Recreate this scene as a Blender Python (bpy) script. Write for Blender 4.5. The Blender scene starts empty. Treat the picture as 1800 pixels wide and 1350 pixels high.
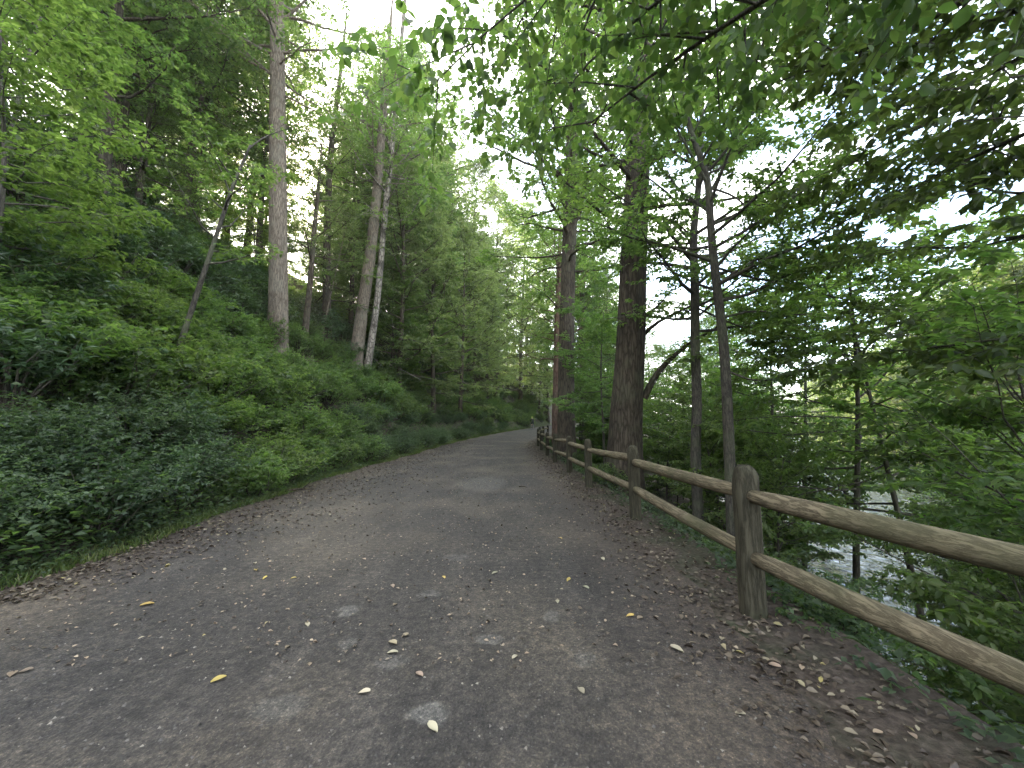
import bpy, math, random
import numpy as np
from mathutils import Vector

# ------------------------------------------------------------------ camera, sky, sun, exposure
scene = bpy.context.scene
col = scene.collection
CAM_H, PITCH, FPX = 1.4, math.radians(6.2), 676.0
cam_d = bpy.data.cameras.new("camera")
cam_d.sensor_width = 36.0
cam_d.lens = FPX / 1800.0 * 36.0
cam_d.clip_start, cam_d.clip_end = 0.05, 3000.0
cam = bpy.data.objects.new("camera", cam_d)
col.objects.link(cam)
cam.location = (0, 0, CAM_H)
cam.rotation_euler = (math.radians(90) + PITCH, 0, 0)
scene.camera = cam

SUN_EL, SUN_AZ = math.radians(27.0), math.radians(-31.7)      # azimuth from +Y towards +X
world = bpy.data.worlds.new("World")
scene.world = world
world.use_nodes = True
wn, wl = world.node_tree.nodes, world.node_tree.links
wn.clear()
w_out = wn.new("ShaderNodeOutputWorld")
w_bg = wn.new("ShaderNodeBackground")
w_bg.inputs["Strength"].default_value = 0.15
sky = wn.new("ShaderNodeTexSky")
sky.sky_type = 'NISHITA'
sky.sun_disc = False
sky.sun_elevation = SUN_EL
sky.sun_rotation = SUN_AZ
sky.altitude = 60.0
sky.air_density = 1.0
sky.dust_density = 2.0
w_co = wn.new("ShaderNodeTexCoord")
w_map = wn.new("ShaderNodeMapping")
w_map.inputs["Scale"].default_value = (1.0, 1.0, 2.2)
w_no = wn.new("ShaderNodeTexNoise")
w_no.inputs["Scale"].default_value = 2.6
w_no.inputs["Detail"].default_value = 7.0
w_no.inputs["Roughness"].default_value = 0.58
w_ra = wn.new("ShaderNodeValToRGB")
w_ra.color_ramp.elements[0].position = 0.45
w_ra.color_ramp.elements[1].position = 0.62
w_mx = wn.new("ShaderNodeMix")
w_mx.data_type = 'RGBA'
w_mx.inputs[7].default_value = (7.7, 7.45, 7.1, 1)             # bright thin cloud
wl.new(w_co.outputs["Generated"], w_map.inputs["Vector"])
wl.new(w_map.outputs["Vector"], w_no.inputs["Vector"])
wl.new(w_no.outputs["Fac"], w_ra.inputs["Fac"])
wl.new(w_ra.outputs["Color"], w_mx.inputs[0])
wl.new(sky.outputs["Color"], w_mx.inputs[6])
wl.new(w_mx.outputs[2], w_bg.inputs["Color"])
wl.new(w_bg.outputs["Background"], w_out.inputs["Surface"])

sun_d = bpy.data.lights.new("sun", 'SUN')
sun_d.energy = 3.0
sun_d.angle = math.radians(10.0)
sun_d.color = (1.0, 0.90, 0.74)
sun = bpy.data.objects.new("sun", sun_d)
col.objects.link(sun)
sdir = Vector((math.sin(SUN_AZ) * math.cos(SUN_EL), math.cos(SUN_AZ) * math.cos(SUN_EL), math.sin(SUN_EL)))
sun.rotation_euler = sdir.to_track_quat('Z', 'Y').to_euler()
sun.location = sdir * 200

scene.view_settings.view_transform = 'Standard'
scene.view_settings.look = 'None'
scene.view_settings.gamma = 1.0
scene.view_settings.use_curve_mapping = False
scene.view_settings.exposure = 3.0
scene.render.engine = 'CYCLES'
cy = scene.cycles
cy.use_denoising = True
cy.max_bounces = 10
cy.diffuse_bounces = 8
cy.glossy_bounces = 2
cy.transmission_bounces = 8
cy.transparent_max_bounces = 4
cy.volume_bounces = 1
cy.caustics_reflective = False
cy.caustics_refractive = False
cy.sample_clamp_indirect = 6.0

# ------------------------------------------------------------------ helpers
SP, CP = math.sin(PITCH), math.cos(PITCH)


def P(px, py, Y):
    """Point at depth Y seen at (px, py) of the 1800 x 1350 photograph."""
    u, v = (px - 900) / FPX, (675 - py) / FPX
    k = Y / (CP - v * SP)
    return np.array((u * k, Y, CAM_H + (SP + v * CP) * k))


def tag(o, label=None, cat=None, group=None, kind=None):
    if label: o["label"] = label
    if cat: o["category"] = cat
    if group: o["group"] = group
    if kind: o["kind"] = kind
    return o


def empty(name, loc, rz=0.0, sc=1.0):
    o = bpy.data.objects.new(name, None)
    o.empty_display_size = 0.2
    col.objects.link(o)
    o.location = loc
    o.rotation_euler = (0, 0, rz)
    o.scale = (sc, sc, sc)
    return o


def np_mesh(name, V, faces, mats, fmat=None, smooth=False):
    """faces: list of (m, k) int arrays."""
    me = bpy.data.meshes.new(name)
    V = np.asarray(V, dtype=np.float32)
    me.vertices.add(len(V))
    me.vertices.foreach_set("co", V.ravel())
    faces = [np.asarray(f, dtype=np.int32) for f in faces if len(f)]
    nl = sum(f.size for f in faces)
    npoly = sum(len(f) for f in faces)
    me.loops.add(nl)
    me.polygons.add(npoly)
    me.loops.foreach_set("vertex_index", np.concatenate([f.ravel() for f in faces]))
    starts, o = [], 0
    for f in faces:
        k = f.shape[1]
        starts.append(o + np.arange(len(f)) * k)
        o += f.size
    me.polygons.foreach_set("loop_start", np.concatenate(starts).astype(np.int32))
    for m in mats: me.materials.append(m)
    if fmat is not None:
        me.polygons.foreach_set("material_index", np.asarray(fmat, dtype=np.int32))
    if smooth:
        me.polygons.foreach_set("use_smooth", np.ones(npoly, dtype=bool))
    me.update(calc_edges=True)
    me.validate()
    return me


def put(name, me, parent=None, loc=None):
    o = bpy.data.objects.new(name, me)
    col.objects.link(o)
    if parent: o.parent = parent
    if loc is not None: o.location = loc
    return o


def copy_tree(o, parent=None):
    c = o.copy()
    col.objects.link(c)
    c.parent = parent
    for ch in o.children:
        copy_tree(ch, c)
    return c


def nrm(a):
    return a / np.maximum(np.linalg.norm(a, axis=-1, keepdims=True), 1e-9)


class Wood:
    """Collects tapered tubes."""
    def __init__(self):
        self.V, self.F, self.T, self.n = [], [], [], 0

    def tube(self, pts, rad, sides=6, rough=0.0, rng=None, cap=True, flare=None):
        pts = np.asarray(pts, float)
        rad = np.asarray(rad, float)
        m = len(pts)
        t = np.gradient(pts, axis=0)
        t = nrm(t)
        ref = np.array((0.0, 0.0, 1.0)) if abs(t[:, 2]).mean() < 0.8 else np.array((1.0, 0.0, 0.0))
        a = nrm(np.cross(t, ref))
        b = np.cross(a, t)
        th = np.arange(sides) / sides * 2 * math.pi
        r = np.repeat(rad[:, None], sides, 1)
        if rough and rng is not None:
            mod = np.zeros((m, sides))
            s = np.linspace(0, 1, m)[:, None]
            for k, am in ((2, 0.5), (3, 0.6), (5, 0.5), (7, 0.45), (11, 0.35)):
                mod += am * np.sin(k * th[None] + rng.uniform(0, 6.3) + s * rng.uniform(-5, 5) + 0.5 * np.sin(s * rng.uniform(5, 14)))
            mod += rng.normal(0, 0.12, mod.shape)
            r = r * (1 + rough * mod)
        if flare is not None:                                   # buttressed root flare: (height share, strength, lobes)
            hs, st, lb = flare
            s = np.linspace(0, 1, m)[:, None]
            fl = np.clip(1 - s / hs, 0, 1) ** 1.7
            r = r * (1 + st * fl * (0.65 + 0.35 * np.sin(lb * th[None] + 1.3)))
        ring = pts[:, None] + r[..., None] * (np.cos(th)[None, :, None] * a[:, None] + np.sin(th)[None, :, None] * b[:, None])
        base = self.n
        self.V.append(ring.reshape(-1, 3))
        i = np.arange(m - 1)[:, None] * sides
        j = np.arange(sides)[None]
        j2 = (j + 1) % sides
        q = np.stack([i + j, i + j2, i + sides + j2, i + sides + j], -1).reshape(-1, 4) + base
        self.F.append(q)
        self.n += m * sides
        if cap:
            self.V.append(pts[[0, -1]])
            c0, c1 = self.n, self.n + 1
            jj = np.arange(sides)
            self.T.append(np.stack([np.full(sides, c0), base + (jj + 1) % sides, base + jj], -1))
            e = base + (m - 1) * sides
            self.T.append(np.stack([np.full(sides, c1), e + jj, e + (jj + 1) % sides], -1))
            self.n += 2

    def mesh(self, name, mat, smooth=True):
        fs = [np.concatenate(self.F)]
        if self.T: fs.append(np.concatenate(self.T))
        return np_mesh(name, np.concatenate(self.V), fs, [mat], smooth=smooth)


def leaf_geo(Pt, D, N, L, W, hexa=False, cup=0.16):
    """Vertices and faces of many folded leaves. Pt, D, N: (n,3); L, W: (n,)."""
    D = nrm(D)
    S = nrm(np.cross(D, N))
    N = np.cross(S, D)
    L, W = L[:, None], W[:, None]
    n = len(Pt)
    if not hexa:
        V = np.stack([Pt, Pt + D * L * 0.45 + S * W * 0.5 + N * W * cup, Pt + D * L - N * L * 0.06,
                      Pt + D * L * 0.45 - S * W * 0.5 + N * W * cup], 1).reshape(-1, 3)
        b = np.arange(n)[:, None] * 4
        F = np.concatenate([b + np.array([[0, 1, 2]]), b + np.array([[0, 2, 3]])])
        return V, [F]
    V = np.stack([Pt,
                  Pt + D * L * 0.22 + S * W * 0.40 + N * W * cup * 0.8,
                  Pt + D * L * 0.58 + S * W * 0.48 + N * W * cup,
                  Pt + D * L - N * L * 0.12,
                  Pt + D * L * 0.58 - S * W * 0.48 + N * W * cup,
                  Pt + D * L * 0.22 - S * W * 0.40 + N * W * cup * 0.8], 1).reshape(-1, 3)
    b = np.arange(n)[:, None] * 6
    F = np.concatenate([b + np.array([[0, 1, 2, 3]]), b + np.array([[0, 3, 4, 5]])])
    return V, [F]


def sprays(S, D, L, rng, nt, tl, nl, leaf, flat=0.75, droop=0.25, aspect=0.55, jit=0.35, both=None):
    """Leaf arrays of twigs set alternately along shoots (S start, D direction, L length)."""
    S, D = np.asarray(S, float), nrm(np.asarray(D, float))
    L = np.asarray(L, float)
    n = len(S)
    up = np.array((0.0, 0.0, 1.0))
    side = nrm(np.cross(D, up) + 1e-4)
    TP, TD, TL = [], [], []
    for k in range(nt):
        t = (k + rng.uniform(0.3, 1.0, n)) / nt
        sg = np.where(rng.random(n) < 0.5, 1, -1) if k % 3 == 2 else (1 if k % 2 else -1) * np.ones(n)
        p = S + D * (L * t)[:, None] - up * (droop * 0.25 * L * t * t)[:, None]
        d = D * 0.7 + side * (sg * rng.uniform(0.5, 1.1, n))[:, None] + rng.normal(0, 0.25 + 0.5 * (1 - flat), (n, 3)) * np.array((1, 1, 1.0 - 0.55 * flat))
        d[:, 2] -= droop * 0.4
        TP.append(p); TD.append(nrm(d)); TL.append(tl * rng.uniform(0.5, 1.15, n) * (1 - 0.35 * t))
    TP, TD, TL = np.concatenate(TP), np.concatenate(TD), np.concatenate(TL)
    n = len(TP)
    ts = nrm(np.cross(TD, up) + 1e-4)
    A = [[], [], [], []]
    for k in range(nl):
        t = (k + rng.uniform(0.4, 1.0, n)) / nl
        sg = 1 if k % 2 else -1
        p = TP + TD * (TL * t)[:, None] - up * (droop * 0.3 * TL * t * t)[:, None]
        d = TD * rng.uniform(0.2, 0.9, n)[:, None] + ts * (sg * rng.uniform(0.5, 1.1, n))[:, None] + rng.normal(0, jit, (n, 3))
        d[:, 2] -= droop
        N = up * (0.4 + flat) + rng.normal(0, 0.55 - 0.25 * flat, (n, 3))
        A[0].append(p); A[1].append(d); A[2].append(N)
        A[3].append(leaf * rng.uniform(0.6, 1.25, n))
    Pt, Dl, N, Ln = [np.concatenate(x) for x in A]
    return Pt, Dl, N, Ln, Ln * aspect * rng.uniform(0.8, 1.2, len(Ln)), (TP, TD, TL)


def limb_pts(s, d, length, rng, n=5, wob=0.12, rise=0.0):
    pts = [np.array(s, float)]
    d = np.array(d, float)
    d /= np.linalg.norm(d)
    for k in range(n):
        d = d + rng.normal(0, wob, 3)
        d[2] += rise / n
        d /= np.linalg.norm(d)
        pts.append(pts[-1] + d * length / n)
    return np.array(pts)


def along(pts, t):
    pts = np.asarray(pts)
    seg = np.linalg.norm(np.diff(pts, axis=0), axis=1)
    c = np.concatenate([[0], np.cumsum(seg)]) / seg.sum()
    t = np.atleast_1d(t)
    p = np.stack([np.interp(t, c, pts[:, k]) for k in range(3)], -1)
    i = np.clip(np.searchsorted(c, t, side='right') - 1, 0, len(seg) - 1)
    return p, nrm(np.diff(pts, axis=0)[i])


def smooth_poly(pts, rad, n):
    pts, rad = np.asarray(pts, float), np.asarray(rad, float)
    if len(rad) != len(pts): rad = np.interp(np.linspace(0, 1, len(pts)), np.linspace(0, 1, len(rad)), rad)
    seg = np.linalg.norm(np.diff(pts, axis=0), axis=1)
    c = np.concatenate([[0], np.cumsum(seg)])
    t = np.linspace(0, c[-1], n)
    out = np.stack([np.interp(t, c, pts[:, k]) for k in range(3)], -1)
    r = np.interp(t, c, rad)
    for _ in range(3):
        out[1:-1] = 0.25 * out[:-2] + 0.5 * out[1:-1] + 0.25 * out[2:]
    return out, r


def grow(rng, wood, trunk, trad, z0, z1, R, n, leaf, nsec=7, nt=7, nl=7, tl=0.45, elev=(0.1, 0.9), flat=0.7, droop=0.25,
         shape='round', aspect=0.55, secl=0.42, hexa=False, extra=(), sub_sides=3, az0=None, azw=None, twigs=False):
    """Adds limbs and secondaries to wood along a trunk polyline, returns leaf vertices and faces."""
    c = np.linspace(0, 1, 200)
    tp, _ = along(trunk, c)
    SS, SD, SL = [], [], []
    limbs = []
    for i in range(n):
        f = (i + rng.uniform(0, 1)) / n
        z = z0 + (z1 - z0) * f
        k = int(np.argmin(abs(tp[:, 2] - z)))
        az = i * 2.39996 + rng.uniform(-0.5, 0.5) if az0 is None else az0 + rng.uniform(-azw, azw)
        e = elev[0] + (elev[1] - elev[0]) * f + rng.normal(0, 0.12)
        if shape == 'round': ln = R * math.sqrt(max(0.06, 1 - (1.75 * f - 0.75) ** 2 if f > 0.43 else 1 - (1.2 * (0.43 - f)) ** 2))
        elif shape == 'cone': ln = R * (1.02 - 0.9 * f)
        else: ln = R * (0.7 + 0.3 * math.sin(f * 3.1))
        ln *= rng.uniform(0.7, 1.15)
        d = np.array((math.cos(az) * math.cos(e), math.sin(az) * math.cos(e), math.sin(e)))
        pts = limb_pts(tp[k], d, ln, rng, 5, 0.13, 0.15 if shape != 'cone' else -0.2)
        r0 = min(np.interp(c[k], np.linspace(0, 1, len(trad)), trad) * 0.55, 0.012 * ln + 0.012)
        limbs.append((pts, r0, ln))
    for pts, r0 in extra:
        pts = np.asarray(pts, float)
        limbs.append((pts, r0, np.linalg.norm(np.diff(pts, axis=0), axis=1).sum()))
    for pts, r0, ln in limbs:
        m = len(pts)
        wood.tube(pts, np.linspace(r0, max(r0 * 0.18, 0.004), m), 5 if r0 < 0.05 else 8, cap=False)
        ns = max(3, int(nsec * (0.6 + 0.4 * ln / max(R, 0.1))))
        t = np.sort(rng.uniform(0.22, 1.0, ns))
        t[-1] = 1.0
        p, d = along(pts, t)
        for j in range(ns):
            sg = 1 if j % 2 else -1
            sd = np.cross(d[j], (0, 0, 1.0)); sd /= np.linalg.norm(sd) + 1e-6
            w = 0.25 if j == ns - 1 else rng.uniform(0.6, 1.2)
            dd = d[j] * rng.uniform(0.5, 0.9) + sd * sg * w + rng.normal(0, 0.18 + 0.3 * (1 - flat), 3)
            dd /= np.linalg.norm(dd)
            sl = ln * secl * (1.1 - 0.6 * t[j]) * rng.uniform(0.7, 1.2)
            SS.append(p[j]); SD.append(dd); SL.append(sl)
            e = p[j] + dd * sl * 0.9; e[2] -= droop * 0.2 * sl
            wood.tube([p[j], p[j] + dd * sl * 0.5 + (0, 0, -0.02 * sl), e], [max(r0 * 0.3, 0.005), max(r0 * 0.16, 0.004), 0.002], sub_sides, cap=False)
    Pt, Dl, N, L, W, tw = sprays(np.array(SS), np.array(SD), np.array(SL), rng, nt, tl, nl, leaf, flat, droop, aspect)
    if twigs:
        TP, TD, TL = tw
        for q in range(len(TP)):
            wood.tube([TP[q], TP[q] + TD[q] * TL[q]], [0.003, 0.0012], 3, cap=False)
    return leaf_geo(Pt, Dl, N, L, W, hexa)


# ------------------------------------------------------------------ materials
def new_mat(name):
    m = bpy.data.materials.new(name)
    m.use_nodes = True
    nt = m.node_tree
    nt.nodes.clear()
    out = nt.nodes.new("ShaderNodeOutputMaterial")
    return m, nt.nodes, nt.links, out


def ramp(n, stops, interp='LINEAR'):
    r = n.new("ShaderNodeValToRGB")
    e = r.color_ramp.elements
    r.color_ramp.interpolation = interp
    while len(e) < len(stops): e.new(0.5)
    for el, (p, c) in zip(e, stops):
        el.position = p
        el.color = (*c, 1)
    return r


def leaf_mat(name, stops, trans=0.45, tcol=(1.5, 1.9, 0.7), rough=0.5, spec=0.35, hue=0.013, val=0.22):
    m, n, l, out = new_mat(name)
    geo = n.new("ShaderNodeNewGeometry")
    oi = n.new("ShaderNodeObjectInfo")
    r = ramp(n, stops)
    l.new(geo.outputs["Random Per Island"], r.inputs["Fac"])
    hsv = n.new("ShaderNodeHueSaturation")
    mh = n.new("ShaderNodeMapRange"); mh.inputs[3].default_value = 0.5 - hue; mh.inputs[4].default_value = 0.5 + hue
    mv = n.new("ShaderNodeMapRange"); mv.inputs[3].default_value = 1 - val; mv.inputs[4].default_value = 1 + val
    l.new(oi.outputs["Random"], mh.inputs[0])
    w = n.new("ShaderNodeTexWhiteNoise"); w.noise_dimensions = '1D'
    l.new(oi.outputs["Random"], w.inputs["W"])
    l.new(w.outputs["Value"], mv.inputs[0])
    l.new(mh.outputs[0], hsv.inputs["Hue"]); l.new(mv.outputs[0], hsv.inputs["Value"])
    l.new(r.outputs["Color"], hsv.inputs["Color"])
    b = n.new("ShaderNodeBsdfPrincipled")
    b.inputs["Roughness"].default_value = rough
    b.inputs["Specular IOR Level"].default_value = spec
    l.new(hsv.outputs["Color"], b.inputs["Base Color"])
    mul = n.new("ShaderNodeMix"); mul.data_type = 'RGBA'; mul.blend_type = 'MULTIPLY'; mul.inputs[0].default_value = 1.0
    mul.inputs[7].default_value = (*tcol, 1)
    l.new(hsv.outputs["Color"], mul.inputs[6])
    tr = n.new("ShaderNodeBsdfTranslucent")
    l.new(mul.outputs[2], tr.inputs["Color"])
    mx = n.new("ShaderNodeMixShader"); mx.inputs[0].default_value = trans
    l.new(b.outputs[0], mx.inputs[1]); l.new(tr.outputs[0], mx.inputs[2])
    l.new(mx.outputs[0], out.inputs["Surface"])
    return m


def bark_mat(name, dark, light, lichen=(0.2, 0.22, 0.15), lf=0.25, zs=0.16, scale=14.0, bump=0.6, vec=None):
    m, n, l, out = new_mat(name)
    tc = n.new("ShaderNodeTexCoord")
    mp = n.new("ShaderNodeMapping"); mp.inputs["Scale"].default_value = vec or (1, 1, zs)
    l.new(tc.outputs["Object"], mp.inputs["Vector"])
    no = n.new("ShaderNodeTexNoise"); no.inputs["Scale"].default_value = scale; no.inputs["Detail"].default_value = 8; no.inputs["Roughness"].default_value = 0.65
    l.new(mp.outputs["Vector"], no.inputs["Vector"])
    vo = n.new("ShaderNodeTexVoronoi"); vo.feature = 'DISTANCE_TO_EDGE'; vo.inputs["Scale"].default_value = scale * 0.9
    dm = n.new("ShaderNodeVectorMath"); dm.operation = 'ADD'
    sc = n.new("ShaderNodeVectorMath"); sc.operation = 'SCALE'; sc.inputs["Scale"].default_value = 0.12
    l.new(no.outputs["Color"], sc.inputs[0]); l.new(mp.outputs["Vector"], dm.inputs[0]); l.new(sc.outputs[0], dm.inputs[1])
    l.new(dm.outputs[0], vo.inputs["Vector"])
    hr = n.new("ShaderNodeMapRange"); hr.inputs[2].default_value = 0.22
    l.new(vo.outputs["Distance"], hr.inputs[0])
    mix = n.new("ShaderNodeMath"); mix.operation = 'MULTIPLY_ADD'; mix.inputs[1].default_value = 0.55
    m2 = n.new("ShaderNodeMath"); m2.operation = 'MULTIPLY'; m2.inputs[1].default_value = 0.55
    l.new(no.outputs["Fac"], m2.inputs[0]); l.new(hr.outputs[0], mix.inputs[0]); l.new(m2.outputs[0], mix.inputs[2])
    r = ramp(n, [(0.2, dark), (0.55, tuple((a + b) / 2 for a, b in zip(dark, light))), (0.9, light)])
    l.new(mix.outputs[0], r.inputs["Fac"])
    n2 = n.new("ShaderNodeTexNoise"); n2.inputs["Scale"].default_value = 1.7; n2.inputs["Detail"].default_value = 6
    l.new(tc.outputs["Object"], n2.inputs["Vector"])
    lr = ramp(n, [(0.5, (0, 0, 0)), (0.68, (lf, lf, lf))])
    l.new(n2.outputs["Fac"], lr.inputs["Fac"])
    mx = n.new("ShaderNodeMix"); mx.data_type = 'RGBA'; mx.inputs[7].default_value = (*lichen, 1)
    l.new(lr.outputs["Color"], mx.inputs[0]); l.new(r.outputs["Color"], mx.inputs[6])
    b = n.new("ShaderNodeBsdfPrincipled"); b.inputs["Roughness"].default_value = 0.9; b.inputs["Specular IOR Level"].default_value = 0.15
    l.new(mx.outputs[2], b.inputs["Base Color"])
    bp = n.new("ShaderNodeBump"); bp.inputs["Strength"].default_value = bump; bp.inputs["Distance"].default_value = 0.04
    l.new(mix.outputs[0], bp.inputs["Height"]); l.new(bp.outputs[0], b.inputs["Normal"])
    l.new(b.outputs[0], out.inputs["Surface"])
    return m


def plain_mat(name, c, rough=0.6, metal=0.0, noise=0.25, scale=20.0):
    m, n, l, out = new_mat(name)
    tc = n.new("ShaderNodeTexCoord")
    no = n.new("ShaderNodeTexNoise"); no.inputs["Scale"].default_value = scale; no.inputs["Detail"].default_value = 5
    l.new(tc.outputs["Object"], no.inputs["Vector"])
    r = ramp(n, [(0.3, tuple(x * (1 - noise) for x in c)), (0.7, tuple(min(1, x * (1 + noise)) for x in c))])
    l.new(no.outputs["Fac"], r.inputs["Fac"])
    b = n.new("ShaderNodeBsdfPrincipled"); b.inputs["Roughness"].default_value = rough; b.inputs["Metallic"].default_value = metal
    l.new(r.outputs["Color"], b.inputs["Base Color"])
    l.new(b.outputs[0], out.inputs["Surface"])
    return m


M = {}
M['leaf_mid'] = leaf_mat("leaf_mid", [(0.0, (0.040, 0.066, 0.030)), (0.5, (0.062, 0.096, 0.041)), (1.0, (0.095, 0.125, 0.059))], trans=0.50, tcol=(2.5, 2.85, 1.1), spec=0.45)
M['leaf_light'] = leaf_mat("leaf_light", [(0.0, (0.054, 0.084, 0.030)), (0.5, (0.078, 0.112, 0.041)), (1.0, (0.110, 0.140, 0.059))], trans=0.54, tcol=(2.3, 2.8, 1.15), spec=0.45)
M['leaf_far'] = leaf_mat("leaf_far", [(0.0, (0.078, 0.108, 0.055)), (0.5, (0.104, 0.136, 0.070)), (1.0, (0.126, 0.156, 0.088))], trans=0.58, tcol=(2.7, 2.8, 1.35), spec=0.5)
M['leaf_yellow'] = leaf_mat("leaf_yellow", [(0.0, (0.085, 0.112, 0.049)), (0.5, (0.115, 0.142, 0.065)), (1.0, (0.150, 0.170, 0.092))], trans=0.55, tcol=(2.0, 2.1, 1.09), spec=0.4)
M['leaf_dark'] = leaf_mat("leaf_dark", [(0.0, (0.032, 0.050, 0.022)), (0.5, (0.050, 0.072, 0.030)), (1.0, (0.074, 0.098, 0.044))], trans=0.46, tcol=(2.4, 2.7, 1.05), spec=0.4)
M['leaf_blue'] = leaf_mat("leaf_blue", [(0.0, (0.032, 0.054, 0.028)), (0.5, (0.052, 0.080, 0.041)), (1.0, (0.082, 0.112, 0.062))], trans=0.45, tcol=(1.8, 2.1, 1.1), spec=0.35)
M['leaf_rhodo'] = leaf_mat("leaf_rhodo", [(0.0, (0.030, 0.054, 0.026)), (0.5, (0.046, 0.078, 0.034)), (1.0, (0.068, 0.102, 0.046))], trans=0.35, tcol=(1.8, 2.1, 0.9), rough=0.38, spec=0.5)
M['leaf_grass'] = leaf_mat("leaf_grass", [(0.0, (0.060, 0.090, 0.024)), (0.6, (0.095, 0.125, 0.036)), (1.0, (0.150, 0.150, 0.060))], trans=0.35)
M['leaf_litter'] = leaf_mat("leaf_litter", [(0.0, (0.034, 0.025, 0.017)), (0.5, (0.066, 0.049, 0.034)), (0.78, (0.105, 0.081, 0.056)), (0.93, (0.17, 0.14, 0.098)), (0.985, (0.25, 0.215, 0.14)), (1.0, (0.30, 0.25, 0.09))], trans=0.1, tcol=(1, 1, 1), hue=0.0, val=0.0)
M['leaf_gold'] = leaf_mat("leaf_gold", [(0.0, (0.36, 0.25, 0.06)), (1.0, (0.42, 0.32, 0.10))], trans=0.15, tcol=(1, 1, 1), hue=0.01, val=0.2)
M['leaf_tan'] = leaf_mat("leaf_tan", [(0.0, (0.20, 0.145, 0.095)), (1.0, (0.29, 0.235, 0.16))], trans=0.1, tcol=(1, 1, 1), hue=0.02, val=0.4)
M['leaf_pale'] = leaf_mat("leaf_pale", [(0.0, (0.30, 0.27, 0.17)), (1.0, (0.38, 0.35, 0.24))], trans=0.1, tcol=(1, 1, 1), hue=0.02, val=0.4)

M['bark_dark'] = bark_mat("bark_dark", (0.018, 0.0145, 0.010), (0.078, 0.063, 0.046), lichen=(0.075, 0.085, 0.050), lf=0.3)
M['bark_brown'] = bark_mat("bark_brown", (0.024, 0.019, 0.014), (0.092, 0.074, 0.054), lichen=(0.10, 0.11, 0.07), lf=0.3)
M['bark_pale'] = bark_mat("bark_pale", (0.055, 0.044, 0.033), (0.205, 0.170, 0.130), lichen=(0.17, 0.165, 0.13), lf=0.35, scale=20, zs=0.11, bump=0.6)
M['bark_slim'] = bark_mat("bark_slim", (0.025, 0.023, 0.019), (0.095, 0.085, 0.068), lichen=(0.11, 0.13, 0.07), lf=0.5, scale=26, bump=0.35)
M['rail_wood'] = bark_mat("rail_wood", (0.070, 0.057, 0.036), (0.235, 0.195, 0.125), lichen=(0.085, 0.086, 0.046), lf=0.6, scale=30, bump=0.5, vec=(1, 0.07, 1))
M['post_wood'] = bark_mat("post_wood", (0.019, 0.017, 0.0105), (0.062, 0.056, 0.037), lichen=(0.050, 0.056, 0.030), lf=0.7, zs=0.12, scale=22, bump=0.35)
M['dead_wood'] = bark_mat("dead_wood", (0.12, 0.11, 0.09), (0.34, 0.32, 0.27), lf=0.2, scale=20)

# ------------------------------------------------------------------ ground shape
LY = [-30, -10, 0, 3, 6.7, 11.6, 17.4, 24, 32, 45, 60, 75, 90, 120, 200]
LX = [-4.0, -4.0, -4.1, -4.2, -4.55, -5.0, -4.8, -4.4, -3.5, -1.2, 2.6, 8.0, 15.0, 32.0, 80.0]
RX = [1.5, 1.5, 1.5, 1.5, 1.52, 1.42, 1.25, 1.25, 2.1, 4.7, 8.7, 14.2, 21.3, 38.5, 87.0]


def smooth_interp(xs, ys):
    t = np.linspace(xs[0], xs[-1], 1200)
    y = np.interp(t, xs, ys)
    k = np.hanning(31); k /= k.sum()
    yp = np.pad(y, 15, mode='edge')
    return t, np.convolve(yp, k, 'valid')


_lt, _lv = smooth_interp(LY, LX)
_rt, _rv = smooth_interp(LY, RX)
def roadL(Y): return np.interp(Y, _lt, _lv)
def roadR(Y): return np.interp(Y, _rt, _rv)
_zt, _zv = smooth_interp([-30, 18, 45, 60, 75, 95, 200], [0, 0, 0.62, 1.02, 1.35, 1.5, 1.5])
def roadZ(Y): return np.interp(Y, _zt, _zv)
_ct, _cv = smooth_interp([-30, -10, 0, 8, 22, 38, 55, 90, 140, 200], [10.5, 11, 12, 14.5, 20.5, 31.5, 43, 62, 95, 140])
def creekX(Y): return np.interp(Y, _ct, _cv)
WATER, CREEK_HW = -3.2, 6.8


def bumps(X, Y):
    return (0.5 * np.sin(X * 0.9 + 1.7 * np.sin(Y * 0.33)) * np.sin(Y * 0.7 + 1.3 * np.sin(X * 0.41)) + 0.3 * np.sin(X * 2.1 + Y * 1.3 + 2 * np.sin(Y * 0.9)) + 0.2 * np.sin(Y * 2.7 - X * 1.9))


def ground(X, Y):
    X, Y = np.asarray(X, float), np.asarray(Y, float)
    rz = roadZ(Y)
    s = roadL(Y) - X - 0.45                         # metres up the left bank
    sl = np.clip(s, 0, None)
    hill = np.where(sl < 14, 0.95 * sl, 13.3 + 0.4 * (np.clip(sl, 14, 60) - 14)) * (1 - np.exp(-sl / 0.7) * 0.6)
    hill = hill + np.clip(sl / 3, 0, 1) * 0.35 * bumps(X, Y)
    t = np.clip(X - roadR(Y) - 0.75, 0, None)       # metres past the right edge
    dcs = X - creekX(Y)
    slope = np.gradient(_cv, _ct)
    ca = 1 / np.sqrt(1 + np.interp(Y, _ct, slope) ** 2)
    dc = np.abs(dcs) * ca
    g = np.clip(dc - CREEK_HW, 0, None)
    f = (t / (t + g + 1e-6)) ** 0.85
    near = rz + (WATER - 0.35 - rz) * f + np.clip(t / 2, 0, 1) * np.clip(g / 2, 0, 1) * 0.15 * bumps(X, Y)
    far = WATER - 0.35 + 0.22 * np.clip(g, 0, 5) + 0.10 * np.clip(g - 5, 0, 12) + 0.36 * np.clip(g - 17, 0, 45) + 0.3 * np.clip(g / 4, 0, 1) * bumps(X, Y)
    right = np.where(dcs > 0, far, near)
    return np.where(s > 0, rz + hill, np.where(t > 0, right, rz))


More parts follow.
